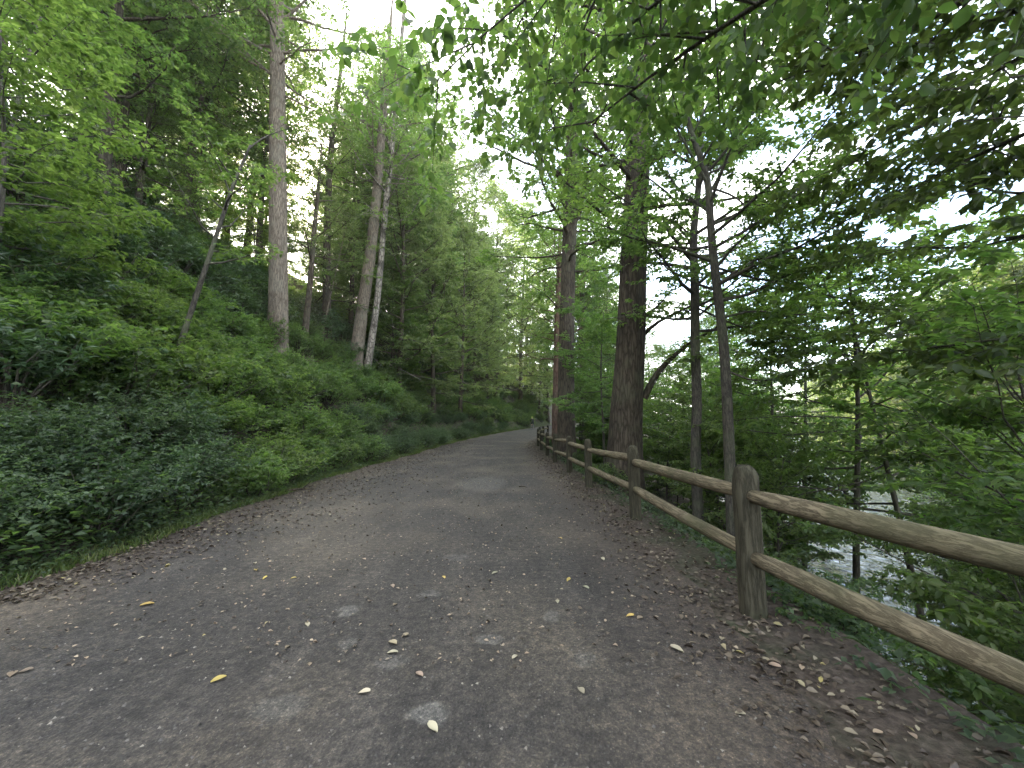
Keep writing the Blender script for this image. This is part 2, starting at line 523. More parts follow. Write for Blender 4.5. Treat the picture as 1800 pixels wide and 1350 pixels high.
def gz(x, y): return float(ground(x, y))


def hit(px, py, y0=2.5, y1=90):
    """Where the sight line through a photograph point meets the ground."""
    Y = np.linspace(y0, y1, 6000)
    u, v = (px - 900) / FPX, (675 - py) / FPX
    k = Y / (CP - v * SP)
    z = CAM_H + (SP + v * CP) * k
    d = z - ground(u * k, Y)
    i = np.argmax(d < 0) if (d < 0).any() else len(Y) - 1
    return np.array((u * k[i], Y[i], float(ground(u * k[i], Y[i]))))


# ------------------------------------------------------------------ ground, road, creek
def spaced(segs):
    out = []
    for a, b, st in segs: out.append(np.arange(a, b, st))
    return np.concatenate(out + [[segs[-1][1]]])


gx = spaced([(-420, -120, 30), (-120, -40, 5), (-40, -16, 1.0), (-16, 9, 0.25), (9, 34, 0.7), (34, 120, 4), (120, 440, 32)])
gy = spaced([(-60, -10, 5), (-10, 32, 0.3), (32, 70, 0.8), (70, 150, 3), (150, 600, 45)])
GX, GY = np.meshgrid(gx, gy)
GZ = ground(GX, GY)
nx, ny = len(gx), len(gy)
ii = (np.arange(ny - 1)[:, None] * nx + np.arange(nx - 1)[None]).ravel()
gF = np.stack([ii, ii + 1, ii + nx + 1, ii + nx], -1)

m, n, l, out = new_mat("forest_soil")
tc = n.new("ShaderNodeTexCoord")
n1 = n.new("ShaderNodeTexNoise"); n1.inputs["Scale"].default_value = 1.1; n1.inputs["Detail"].default_value = 8
n2 = n.new("ShaderNodeTexNoise"); n2.inputs["Scale"].default_value = 26; n2.inputs["Detail"].default_value = 8; n2.inputs["Roughness"].default_value = 0.7
vo = n.new("ShaderNodeTexVoronoi"); vo.inputs["Scale"].default_value = 22
for q in (n1, n2, vo): l.new(tc.outputs["Object"], q.inputs["Vector"])
r1 = ramp(n, [(0.25, (0.030, 0.022, 0.015)), (0.5, (0.070, 0.050, 0.034)), (0.75, (0.13, 0.095, 0.064))])
l.new(n2.outputs["Fac"], r1.inputs["Fac"])
r2 = ramp(n, [(0.48, (0, 0, 0)), (0.62, (0.65, 0.65, 0.65))])
l.new(n1.outputs["Fac"], r2.inputs["Fac"])
mx = n.new("ShaderNodeMix"); mx.data_type = 'RGBA'; mx.inputs[7].default_value = (0.042, 0.058, 0.022, 1)
l.new(r2.outputs["Color"], mx.inputs[0]); l.new(r1.outputs["Color"], mx.inputs[6])
mv = n.new("ShaderNodeMix"); mv.data_type = 'RGBA'; mv.blend_type = 'OVERLAY'; mv.inputs[0].default_value = 0.35
l.new(mx.outputs[2], mv.inputs[6]); l.new(vo.outputs["Distance"], mv.inputs[7])
hs = n.new("ShaderNodeHueSaturation"); hs.inputs["Saturation"].default_value = 0.7
l.new(mv.outputs[2], hs.inputs["Color"])
b = n.new("ShaderNodeBsdfPrincipled"); b.inputs["Roughness"].default_value = 0.95; b.inputs["Specular IOR Level"].default_value = 0.1
l.new(hs.outputs["Color"], b.inputs["Base Color"])
bp = n.new("ShaderNodeBump"); bp.inputs["Strength"].default_value = 0.8; bp.inputs["Distance"].default_value = 0.03
l.new(n2.outputs["Fac"], bp.inputs["Height"]); l.new(bp.outputs[0], b.inputs["Normal"])
l.new(b.outputs[0], out.inputs["Surface"])
M['soil'] = m
tag(put("ground", np_mesh("ground", np.stack([GX, GY, GZ], -1).reshape(-1, 3), [gF], [M['soil']], smooth=True)), kind="structure")

# road: dusty gravel-dressed asphalt
m, n, l, out = new_mat("gravel_path")
tc = n.new("ShaderNodeTexCoord")
at = n.new("ShaderNodeAttribute"); at.attribute_name = "across"
big = n.new("ShaderNodeTexNoise"); big.inputs["Scale"].default_value = 0.55; big.inputs["Detail"].default_value = 5
mp = n.new("ShaderNodeMapping"); mp.inputs["Scale"].default_value = (1.0, 0.28, 1.0)
st = n.new("ShaderNodeTexNoise"); st.inputs["Scale"].default_value = 3.2; st.inputs["Detail"].default_value = 6; st.inputs["Roughness"].default_value = 0.6
fine = n.new("ShaderNodeTexNoise"); fine.inputs["Scale"].default_value = 75; fine.inputs["Detail"].default_value = 6; fine.inputs["Roughness"].default_value = 0.8
peb = n.new("ShaderNodeTexVoronoi"); peb.inputs["Scale"].default_value = 62
l.new(tc.outputs["Object"], mp.inputs["Vector"])
l.new(mp.outputs["Vector"], st.inputs["Vector"])
for q in (big, fine, peb): l.new(tc.outputs["Object"], q.inputs["Vector"])
base = ramp(n, [(0.3, (0.0235, 0.0212, 0.0187)), (0.55, (0.040, 0.0358, 0.0314)), (0.8, (0.072, 0.064, 0.054))])
l.new(st.outputs["Fac"], base.inputs["Fac"])
# dusty pale wheel line and dirt towards the edges
dirt = n.new("ShaderNodeMath"); dirt.operation = 'MULTIPLY_ADD'; dirt.inputs[1].default_value = 0.55
l.new(big.outputs["Fac"], dirt.inputs[0]); l.new(at.outputs["Fac"], dirt.inputs[2])
mr = n.new("ShaderNodeMapRange"); mr.inputs[1].default_value = 0.78; mr.inputs[2].default_value = 1.32
l.new(dirt.outputs[0], mr.inputs[0])
mxd = n.new("ShaderNodeMix"); mxd.data_type = 'RGBA'; mxd.inputs[7].default_value = (0.058, 0.044, 0.034, 1)
l.new(mr.outputs[0], mxd.inputs[0]); l.new(base.outputs["Color"], mxd.inputs[6])
dust = ramp(n, [(0.46, (0, 0, 0)), (0.72, (0.5, 0.5, 0.5))])
l.new(big.outputs["Fac"], dust.inputs["Fac"])
mxu = n.new("ShaderNodeMix"); mxu.data_type = 'RGBA'; mxu.inputs[7].default_value = (0.135, 0.112, 0.080, 1)
l.new(dust.outputs["Color"], mxu.inputs[0]); l.new(mxd.outputs[2], mxu.inputs[6])
# worn pale patches
last = mxu.outputs[2]
warp = n.new("ShaderNodeTexNoise"); warp.inputs["Scale"].default_value = 11.0; warp.inputs["Detail"].default_value = 4
l.new(tc.outputs["Object"], warp.inputs["Vector"])
wsc = n.new("ShaderNodeVectorMath"); wsc.operation = 'MULTIPLY_ADD'; wsc.inputs[1].default_value = (0.16, 0.16, 0); wsc.inputs[2].default_value = (-0.08, -0.08, 0)
l.new(warp.outputs["Color"], wsc.inputs[0])
wad = n.new("ShaderNodeVectorMath"); wad.operation = 'ADD'
l.new(tc.outputs["Object"], wad.inputs[0]); l.new(wsc.outputs[0], wad.inputs[1])
PATCH = [(755, 1262, 0.100, 0.085, 0.55), (612, 1076, 0.075, 0.11, 0.5), (968, 1086, 0.065, 0.09, 0.4), (490, 1250, 0.14, 0.10, 0.28), (862, 1128, 0.10, 0.05, 0.4),
         (757, 1046, 0.11, 0.07, 0.38), (690, 1166, 0.10, 0.07, 0.32), (1030, 1162, 0.06, 0.07, 0.3), (610, 1135, 0.05, 0.06, 0.3), (800, 982, 0.15, 0.12, 0.28), (1150, 880, 0.4, 0.8, 0.3), (850, 850, 0.6, 1.2, 0.3)]
for px, py, ax, ay, am in PATCH:
    h = hit(px, py, 1.2)
    sb = n.new("ShaderNodeVectorMath"); sb.operation = 'MULTIPLY_ADD'
    sb.inputs[1].default_value = (1 / ax, 1 / ay, 0); sb.inputs[2].default_value = (-h[0] / ax, -h[1] / ay, 0)
    l.new(wad.outputs[0], sb.inputs[0])
    ln = n.new("ShaderNodeVectorMath"); ln.operation = 'LENGTH'
    l.new(sb.outputs[0], ln.inputs[0])
    pm = n.new("ShaderNodeMapRange"); pm.inputs[1].default_value = 1.12; pm.inputs[2].default_value = 0.72; pm.inputs[4].default_value = am * 0.75
    l.new(ln.outputs["Value"], pm.inputs[0])
    mm = n.new("ShaderNodeMix"); mm.data_type = 'RGBA'; mm.inputs[7].default_value = (0.165, 0.160, 0.145, 1)
    l.new(pm.outputs[0], mm.inputs[0]); l.new(last, mm.inputs[6])
    last = mm.outputs[2]
# aggregate speckle
mid = n.new("ShaderNodeTexNoise"); mid.inputs["Scale"].default_value = 16; mid.inputs["Detail"].default_value = 7; mid.inputs["Roughness"].default_value = 0.75
l.new(tc.outputs["Object"], mid.inputs["Vector"])
mir = ramp(n, [(0.36, (0.55, 0.55, 0.55)), (0.5, (0.95, 0.95, 0.95)), (0.64, (1.6, 1.55, 1.45))])
l.new(mid.outputs["Fac"], mir.inputs["Fac"])
mim = n.new("ShaderNodeMix"); mim.data_type = 'RGBA'; mim.blend_type = 'MULTIPLY'; mim.inputs[0].default_value = 1.0
l.new(last, mim.inputs[6]); l.new(mir.outputs["Color"], mim.inputs[7])
last = mim.outputs[2]
sp = ramp(n, [(0.36, (0.30, 0.30, 0.30)), (0.47, (0.85, 0.85, 0.85)), (0.55, (1.1, 1.1, 1.1)), (0.64, (2.6, 2.5, 2.25))])
l.new(fine.outputs["Fac"], sp.inputs["Fac"])
ms = n.new("ShaderNodeMix"); ms.data_type = 'RGBA'; ms.blend_type = 'MULTIPLY'; ms.inputs[0].default_value = 0.85
l.new(last, ms.inputs[6]); l.new(sp.outputs["Color"], ms.inputs[7])
pr = ramp(n, [(0.0, (0.75, 0.75, 0.75)), (0.6, (1, 1, 1)), (0.93, (1, 1, 1)), (1.0, (2.2, 2.1, 1.9))])
l.new(peb.outputs["Color"], pr.inputs["Fac"])
mp2 = n.new("ShaderNodeMix"); mp2.data_type = 'RGBA'; mp2.blend_type = 'MULTIPLY'; mp2.inputs[0].default_value = 0.8
l.new(ms.outputs[2], mp2.inputs[6]); l.new(pr.outputs["Color"], mp2.inputs[7])
b = n.new("ShaderNodeBsdfPrincipled"); b.inputs["Roughness"].default_value = 0.8; b.inputs["Specular IOR Level"].default_value = 0.35
l.new(mp2.outputs[2], b.inputs["Base Color"])
ad = n.new("ShaderNodeMath"); ad.operation = 'ADD'
l.new(fine.outputs["Fac"], ad.inputs[0]); l.new(peb.outputs["Distance"], ad.inputs[1])
bp = n.new("ShaderNodeBump"); bp.inputs["Strength"].default_value = 0.55; bp.inputs["Distance"].default_value = 0.012
l.new(ad.outputs[0], bp.inputs["Height"]); l.new(bp.outputs[0], b.inputs["Normal"])
l.new(b.outputs[0], out.inputs["Surface"])
M['path'] = m

ry = spaced([(-20, 30, 0.2), (30, 80, 0.5), (80, 130, 2)])
rngr = np.random.default_rng(3)
K = 15
fr = np.linspace(0, 1, K)
wig = lambda s: 0.10 * np.sin(ry * 1.7 + s) + 0.06 * np.sin(ry * 4.3 + 2 * s) + 0.03 * np.sin(ry * 9.1 + s)
RL, RR = roadL(ry) + wig(0.4), roadR(ry) + wig(2.2)
RVx = RL[:, None] + (RR - RL)[:, None] * fr[None]
RVz = np.repeat((roadZ(ry) + 0.008)[:, None], K, 1)
RVz[:, 0] -= 0.007; RVz[:, -1] -= 0.007
RV = np.stack([RVx, np.repeat(ry[:, None], K, 1), RVz], -1).reshape(-1, 3)
ii = (np.arange(len(ry) - 1)[:, None] * K + np.arange(K - 1)[None]).ravel()
rme = np_mesh("path", RV, [np.stack([ii, ii + 1, ii + K + 1, ii + K], -1)], [M['path']], smooth=True)
a = rme.attributes.new("across", 'FLOAT', 'POINT')
a.data.foreach_set("value", np.tile(np.abs(fr * 2 - 1) ** 1.5, len(ry)).astype(np.float32))
tag(put("path", rme), kind="structure")

# creek
m, n, l, out = new_mat("creek_water")
tc = n.new("ShaderNodeTexCoord")
w1 = n.new("ShaderNodeTexNoise"); w1.inputs["Scale"].default_value = 2.2; w1.inputs["Detail"].default_value = 5; w1.inputs["Distortion"].default_value = 0.6
l.new(tc.outputs["Object"], w1.inputs["Vector"])
b = n.new("ShaderNodeBsdfPrincipled")
b.inputs["Base Color"].default_value = (0.035, 0.040, 0.028, 1); b.inputs["Roughness"].default_value = 0.08; b.inputs["IOR"].default_value = 1.45
bp = n.new("ShaderNodeBump"); bp.inputs["Strength"].default_value = 1.0; bp.inputs["Distance"].default_value = 0.22
l.new(w1.outputs["Fac"], bp.inputs["Height"]); l.new(bp.outputs[0], b.inputs["Normal"])
l.new(b.outputs[0], out.inputs["Surface"])
M['water'] = m
cyy = spaced([(-40, 60, 1.5), (60, 170, 5)])
cV = np.stack([np.stack([creekX(cyy) + o, cyy, np.full(len(cyy), WATER)], -1) for o in (-14, -7, 0, 7, 14)], 1).reshape(-1, 3)
ii = (np.arange(len(cyy) - 1)[:, None] * 5 + np.arange(4)[None]).ravel()
tag(put("creek", np_mesh("creek", cV, [np.stack([ii, ii + 1, ii + 6, ii + 5], -1)], [M['water']], smooth=True)), kind="structure")

# ------------------------------------------------------------------ rail fence
def post_mesh(rng):
    V, F = [], []
    prof = [(-0.35, 1.0), (0.25, 1.0), (0.6, 0.99), (0.92, 1.0), (0.995, 0.98), (1.04, 0.90), (1.075, 0.72), (1.095, 0.42)]
    k = 20
    th = np.arange(k) / k * 2 * math.pi
    cx = np.sign(np.cos(th)) * np.abs(np.cos(th)) ** 0.45
    cyv = np.sign(np.sin(th)) * np.abs(np.sin(th)) ** 0.45
    for z, s in prof:
        jx, jy = rng.normal(0, 0.003, 2)
        V.append(np.stack([cx * 0.082 * s + jx, cyv * 0.070 * s + jy, np.full(k, z) + rng.normal(0, 0.004, k) * (z > 0.9)], -1))
    V.append(np.array([[0, 0, 1.10]]))
    m_ = len(prof)
    for i in range(m_ - 1):
        a_ = i * k + np.arange(k); b_ = i * k + (np.arange(k) + 1) % k
        F.append(np.stack([a_, b_, b_ + k, a_ + k], -1))
    top = (m_ - 1) * k
    T = np.stack([top + np.arange(k), top + (np.arange(k) + 1) % k, np.full(k, m_ * k)], -1)
    return np_mesh("post", np.concatenate(V), [np.concatenate(F), T], [M['post_wood']], smooth=True)


rngf = np.random.default_rng(11)
POSTS = [(2.40, 0.0), (1.80, 3.03), (1.87, 6.0), (1.76, 9.0), (1.73, 11.8), (1.66, 15.0), (1.64, 18.1), (1.60, 21.2), (1.62, 24.2), (1.95, 27.2), (2.45, 30.1), (3.05, 33.0)]
fence = tag(empty("rail_fence", (POSTS[1][0], POSTS[1][1], gz(*POSTS[1]))), "weathered two-rail wooden fence with round-topped posts along the right edge of the path", "fence")
fo = np.array(fence.location)
def pz(x, y): return max(gz(x, y), float(roadZ(y)) - 0.03)
pm = [post_mesh(rngf) for _ in range(4)]
for i, (x, y) in enumerate(POSTS):
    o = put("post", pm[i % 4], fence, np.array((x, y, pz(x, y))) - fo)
    o.rotation_euler = (rngf.normal(0, 0.012), rngf.normal(0, 0.012), rngf.normal(0, 0.15))
    if i == 1: o["label"] = "near thick post, dark and weathered"
for i in range(len(POSTS) - 1):
    a_, b_ = POSTS[i], POSTS[i + 1]
    for h0, h1 in ((0.90 + rngf.normal(0, 0.012), 0.86 + rngf.normal(0, 0.012)), (0.47 + rngf.normal(0, 0.02), 0.43 + rngf.normal(0, 0.02))):
        A = np.array((a_[0], a_[1], pz(*a_) + h0)); B = np.array((b_[0], b_[1], pz(*b_) + h1))
        k = 16
        pts = A + (B - A) * np.linspace(0, 1, k)[:, None]
        bow = np.sin(np.linspace(0, math.pi, k))
        pts[:, 2] += bow * rngf.normal(0, 0.012); pts[:, 0] += bow * rngf.normal(0, 0.012)
        r = 0.062 * (1 - 0.32 * np.abs(np.linspace(-1, 1, k)) ** 7) * (1 + np.linspace(-0.06, 0.06, k) * rngf.choice((-1, 1)))
        w = Wood()
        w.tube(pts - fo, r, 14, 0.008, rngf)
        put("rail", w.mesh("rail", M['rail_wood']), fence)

# ------------------------------------------------------------------ tree kinds, built once and copied
TRI = 0


def make_tree(name, seed, H, r0, bark, leafm, crown_base, R, n, leaf, lean=0.03, **kw):
    rng = np.random.default_rng(seed)
    az = rng.uniform(0, 6.3)
    k = 12
    t = np.linspace(0, 1, k)
    pts = np.stack([lean * H * t ** 1.5 * math.cos(az) + 0.012 * H * np.sin(t * 5 + az) * t, lean * H * t ** 1.5 * math.sin(az) + 0.012 * H * np.sin(t * 6 + 2 * az) * t, H * t - 0.3], -1)
    rad = r0 * (1 - t) ** 0.8 + 0.012
    rad[0] *= 1.35
    w = Wood()
    w.tube(pts, rad, 12, 0.05, rng)
    z0, z1 = crown_base * H, H * 0.97
    V, F = grow(rng, w, pts, rad, z0, z1, R, n, leaf, **kw)
    root = empty(name, (0, 0, 0))
    put("trunk", w.mesh("trunk", bark), root)
    put("crown", np_mesh("crown", V, F, [leafm]), root)
    return root


protos = {}
def proto(key, name, *a_, **kw):
    protos.setdefault(key, []).append([make_tree(name, *a_, **kw), False])


for sd in (101, 102, 103):
    proto('tall', "tall_tree", sd, 24, 0.24, M['bark_brown'], M['leaf_mid'], 0.30, 5.0, 48, 0.22, nsec=8, nt=7, nl=7, tl=0.8, flat=0.55, elev=(0.0, 1.1))
for sd in (111, 112):
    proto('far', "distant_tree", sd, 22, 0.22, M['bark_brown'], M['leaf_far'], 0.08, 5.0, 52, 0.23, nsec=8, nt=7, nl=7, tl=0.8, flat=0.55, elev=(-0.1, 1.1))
for sd in (121, 122, 123):
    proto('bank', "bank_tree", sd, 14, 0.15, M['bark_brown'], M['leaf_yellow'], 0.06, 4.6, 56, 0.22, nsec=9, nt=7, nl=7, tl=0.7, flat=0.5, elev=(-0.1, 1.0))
for sd in (131, 132, 133, 134):
    proto('sap', "sapling", sd, 7.0, 0.05, M['bark_slim'], M['leaf_light'], 0.12, 2.6, 34, 0.125, lean=0.10, nsec=8, nt=7, nl=7, tl=0.42, flat=0.85, elev=(0.0, 0.7), hexa=True, shape='col')
for sd in (161, 162, 163):
    proto('slim', "slim_tree", sd, 8.0, 0.055, M['bark_slim'], M['leaf_light'], 0.34, 2.7, 26, 0.12, lean=0.12, nsec=9, nt=7, nl=7, tl=0.42, flat=0.88, elev=(-0.1, 0.6), hexa=True, shape='col')
for sd in (151, 152, 153):
    proto('mid', "understory_tree", sd, 11, 0.09, M['bark_slim'], M['leaf_light'], 0.10, 3.8, 46, 0.16, lean=0.06, nsec=9, nt=7, nl=7, tl=0.55, flat=0.8, elev=(-0.05, 0.8))
for sd in (141, 142):
    proto('hem', "hemlock", sd, 15.0, 0.14, M['bark_dark'], M['leaf_dark'], 0.10, 3.4, 60, 0.13, nsec=9, nt=7, nl=7, tl=0.5, flat=0.8, droop=0.5, aspect=0.3, elev=(-0.15, 0.5), shape='cone')


def shrub(seed, R, H, leafm, leaf, stems, nt, nl, tl, flat, aspect, name, hexa=False, droop=0.3):
    rng = np.random.default_rng(seed)
    w = Wood()
    SS, SD, SL = [], [], []
    for i in range(stems):
        az = i * 2.4 + rng.uniform(-0.4, 0.4)
        q = math.sqrt((i + 0.5) / stems)
        tip = np.array((R * 0.85 * q * math.cos(az), R * 0.85 * q * math.sin(az), H * (1 - 0.5 * q * q) * rng.uniform(0.75, 1.05)))
        base = tip * np.array((0.12, 0.12, 0)) - (0, 0, 0.15)
        mid = base + (tip - base) * 0.5 + rng.normal(0, 0.06, 3) * R + (0, 0, 0.08 * H)
        w.tube([base, mid, tip], [0.014 * H + 0.004, 0.009 * H + 0.003, 0.003], 4, cap=False)
        for k in range(5):
            t = 0.3 + 0.7 * (k + rng.uniform(0, 1)) / 5
            p = base + (mid - base) * min(1, 2 * t) if t < 0.5 else mid + (tip - mid) * (2 * t - 1)
            a2 = rng.uniform(0, 6.28)
            d = np.array((math.cos(a2), math.sin(a2), rng.uniform(0.1, 0.9))) + (tip / np.linalg.norm(tip)) * 0.8
            SS.append(p); SD.append(d); SL.append(R * rng.uniform(0.28, 0.5))
    Pt, Dl, N, L, W, tw = sprays(np.array(SS), np.array(SD), np.array(SL), rng, nt, tl, nl, leaf, flat, droop, aspect)
    keep = Pt[:, 2] > 0.02
    V, F = leaf_geo(Pt[keep], Dl[keep], N[keep], L[keep], W[keep], hexa)
    root = empty(name, (0, 0, 0))
    put("stem", w.mesh("stem", M['bark_slim']), root)
    put("foliage", np_mesh("foliage", V, F, [leafm]), root)
    return root


for sd in (201, 202, 203): protos.setdefault('viburnum', []).append([shrub(sd, 1.0, 1.15, M['leaf_mid'], 0.080, 26, 5, 7, 0.22, 0.6, 0.6, "leafy_shrub"), False])
for sd in (211, 212, 213): protos.setdefault('blue', []).append([shrub(sd, 0.9, 0.85, M['leaf_blue'], 0.060, 30, 6, 8, 0.24, 0.5, 0.5, "low_shrub"), False])
for sd in (221, 222): protos.setdefault('rhodo', []).append([shrub(sd, 1.25, 1.6, M['leaf_rhodo'], 0.15, 20, 5, 6, 0.2, 0.35, 0.32, "rhododendron"), False])
for sd in (231, 232): protos.setdefault('bright', []).append([shrub(sd, 1.0, 0.95, M['leaf_light'], 0.068, 26, 6, 7, 0.2, 0.6, 0.6, "bright_shrub"), False])

rngp = np.random.default_rng(77)
used_count = {}
SKIP = {-1, 56, 126, 150, 156, 174, 179, 180, 186, 188, 194, 195, 201, 205, 207, 212, 213, 218, 219, 224, 225, 226, 229, 230, 235, 240, 245, 271, 281, 312, 313, 315, 318, 319, 320, 324, 325, 326, 327, 339, 344, 348, 349, 351, 354, 357, 369, 370, 371, 372, 374, 375, 377, 378, 381, 384, 390, 391, 392, 393, 395, 396, 398, 399, 400, 401, 402, 403, 405, 408, 412, 413, 415, 450, 451, 455, 456, 458, 460, 463, 464, 465, 466, 467, 468, 499, 500, 508, 517, 518, 520, 521, 523, 525, 526, 527, 528, 530, 532, 533, 534, 535, 536, 537, 540, 542, 543, 544, 545, 546, 549, 550, 552, 553, 554, 557, 559, 560, 561, 562, 563, 565, 566, 567, 568, 569, 570, 573, 574, 575, 576, 577, 579, 580, 581, 582, 583, 584, 585, 586, 587, 589, 590, 591, 592, 597, 604, 606, 610, 613, 614, 615, 616, 617, 618, 620, 622, 623, 625, 626, 629, 630, 631, 632, 633, 636, 637, 638, 639, 640, 642, 643, 644, 645, 646, 647, 648, 649, 650, 651, 652, 653, 656, 657, 658, 659, 660, 661, 662, 663, 665, 666, 667, 668, 669, 670, 671, 672, 673, 674}          # placements that never show


VIS = {}
BY_PLACE = {"leafy shrubs covering the left bank": "mid green leafy shrub ", "light shrubs on the left bank": "light green shrub ", "rhododendrons high on the left bank": "dark long-leaved rhododendron ",
            "saplings on the left bank": "slender leafy sapling ", "understory trees on the left bank": "spreading understory tree ", "forest trees on the left hillside": "tall forest tree ", "hemlocks on the left bank": "dark drooping hemlock ",
            "light green trees behind the twin trunks": "light green forest tree ", "trees beyond the bend": "pale green tree ", "saplings between the fence and the creek": "slender sapling ",
            "small shrubs below the fence": "small leafy shrub ", "trees on the far creek bank": "yellowish tree ", "bushes along the far water's edge": "rounded bush ",
            "pale shrubs along the far left edge": "pale bluish shrub ", "rounded shrubs along the left path edge": "fresh green rounded shrub "}


def where(x, y):
    px = 900 + FPX * x / y
    if x < roadR(y):
        s_ = roadL(y) - x
        a_ = ("left of the thin leaning sapling" if px < 290 else "between leaning sapling and tall pale trunk" if px < 470 else
              "below the tall pale trunk" if px < 600 and y < 16 else "behind the tall pale trunk" if px < 600 else
              "in front of the twin trunks" if px < 720 and y < 23 else "behind the twin trunks" if px < 720 else
              "right of the twin trunks" if px < 830 else "left of the path's far bend")
        return a_ + (", at the path edge" if s_ < 2.2 else "")
    far = x > creekX(y)
    b_ = ("beyond the middle fence posts" if px < 1060 else "beyond the massive oak trunk" if px < 1200 else "behind the two slim dark trunks" if px < 1320 else
          "just right of the nearest post" if px < 1560 else "behind the nearest rails at the right")
    return ("on the far creek bank " if far else "on the creek slope ") + b_


def place(key, x, y, label, cat, group, sc=1.0, dz=-0.05, variant=None, tilt=0.0, sz=1.0, sxy=1.0):
    lst = protos[key]
    v = int(rngp.integers(len(lst))) if variant is None else variant
    rz, t1, t2 = rngp.uniform(0, 6.28), rngp.normal(0, 0.03) , rngp.normal(0, 0.03)
    idx = used_count.get('n', 0)
    used_count['n'] = idx + 1
    if idx in SKIP: return None
    ent = lst[v]
    if ent[1]:
        o = copy_tree(ent[0])
    else:
        o = ent[0]; ent[1] = True
    o.location = (x, y, gz(x, y) + dz)
    o.rotation_euler = (t1, t2 + tilt, rz)
    o.scale = (sc * sxy, sc * sxy, sc * sz)
    if group in BY_PLACE:
        label = BY_PLACE[group] + where(x, y)
    tag(o, label, cat, group)
    VIS[idx] = o
    return o


# ------------------------------------------------------------------ named trees of the photograph
def hero(name, label, trunk, rad, bark, leafm, seed, z0, z1, R, n, leaf, limbs=(), sides=24, rough=0.05, flare=None, cat="tree", group=None, **kw):
    rng = np.random.default_rng(seed)
    base = np.array((trunk[0][0], trunk[0][1], gz(trunk[0][0], trunk[0][1])))
    tr = [np.array(p, float) - base for p in trunk]
    tr[0] = tr[0].copy(); tr[0][2] = -0.35
    pts, r = smooth_poly(tr, rad, 44)
    w = Wood()
    w.tube(pts, r, sides, rough, rng, flare=flare)
    extra = []
    root = tag(empty(name, base), label, cat, group)
    for lp, lr in limbs:
        lp = [np.array(p, float) - base for p in lp]
        lpts, _ = smooth_poly(lp, np.ones(len(lp)), 9)
        extra.append((lpts, lr))
    V, F = grow(rng, w, pts, r, z0 - base[2], z1 - base[2], R, n, leaf, extra=extra, **kw)
    put("trunk", w.mesh("trunk", bark), root)
    put("crown", np_mesh("crown", V, F, [leafm]), root)
    return root


def column(px, py, pts, top):
    """Trunk polyline through photograph points at the depth where its foot meets the ground."""
    h = hit(px, py)
    Y = h[1]
    out_ = [h] + [P(a_, b_, Y) for a_, b_ in pts]
    d = out_[-1] - out_[-2]
    if top > out_[-1][2]:
        out_.append(out_[-1] + d * ((top - out_[-1][2]) / d[2]))
    return out_, Y


# left bank
t1, Y1 = column(490, 625, [(490, 480), (489, 330), (488, 160), (487, 0)], 24)
hero("tulip_tree", "tall straight pale grey trunk on the left bank with the low sun shining beside it", t1, [0.42, 0.36, 0.34, 0.31, 0.28, 0.10], M['bark_pale'], M['leaf_mid'], 301, 16.5, 24, 4.5, 30, 0.18,
     rough=0.045, nsec=8, nt=6, nl=7, tl=0.6, elev=(0.0, 0.9))
t2, Y2 = column(622, 648, [(636, 550), (648, 470), (657, 400), (666, 300), (680, 120), (690, 0)], 25)
l2 = [([P(668, 300, Y2), P(640, 200, Y2 - 1), P(600, 130, Y2 - 2)], 0.06)]
hero("leaning_tree", "smooth pale trunk leaning right, the thicker of the twin trunks on the left bank", t2, [0.42, 0.36, 0.345, 0.33, 0.30, 0.25, 0.2, 0.06], M['bark_pale'], M['leaf_light'], 302, 17, 26, 4.6, 30, 0.17, l2,
     rough=0.03, flare=(0.1, 0.3, 4), nsec=8, nt=6, nl=7, tl=0.6, elev=(0.0, 0.9))
Y3 = Y2 + 0.3
t3 = [P(x_, y_, Y3) for x_, y_ in [(643, 645), (661, 550), (669, 470), (674, 400), (685, 300), (697, 180), (710, 20)]]
t3.append(t3[-1] + (t3[-1] - t3[-2]) * 0.5)
l3 = [([P(688, 300, Y3), P(725, 270, Y3 - 0.5), P(745, 220, Y3 - 1.2), P(790, 180, Y3 - 2)], 0.07),
      ([P(684, 310, Y3), P(760, 330, Y3 - 1), P(810, 345, Y3 - 2), P(860, 330, Y3 - 3)], 0.05)]
hero("knobbly_tree", "knobbly pale trunk with low side branches, thinner of the twin trunks", t3, [0.26, 0.20, 0.19, 0.18, 0.16, 0.14, 0.12, 0.05], bark_mat("bark_mottled", (0.05, 0.042, 0.034), (0.27, 0.24, 0.20), lichen=(0.04, 0.035, 0.028), lf=0.8, scale=8, zs=0.4, bump=0.5), M['leaf_light'], 303, 14, 25, 4.4, 32, 0.15, l3,
     rough=0.08, nsec=8, nt=6, nl=7, tl=0.55, elev=(0.0, 0.9))
t4, Y4 = column(575, 605, [(574, 500), (575, 400), (580, 280), (596, 150), (610, 20)], 22)
hero("dark_tree", "dark straight trunk on the left bank just right of the low sun", t4, [0.26, 0.22, 0.2, 0.18, 0.15, 0.12, 0.05], M['bark_dark'], M['leaf_dark'], 304, 9, 21, 3.6, 40, 0.13, nsec=7, nt=6, nl=7, tl=0.5, droop=0.4, elev=(-0.1, 0.6))
t5, Y5 = column(533, 612, [(545, 500), (553, 400), (560, 330), (566, 250)], 15)
hero("brown_tree", "slim brown trunk on the left bank between the sunlit tulip tree and a dark trunk", t5, [0.17, 0.13, 0.12, 0.1, 0.08, 0.03], M['bark_brown'], M['leaf_mid'], 305, 9, 15, 2.6, 16, 0.13, nsec=6, nt=6, nl=6, tl=0.45)
t6, Y6 = column(292, 690, [(318, 600), (352, 500), (385, 400), (412, 320), (440, 255)], 0)
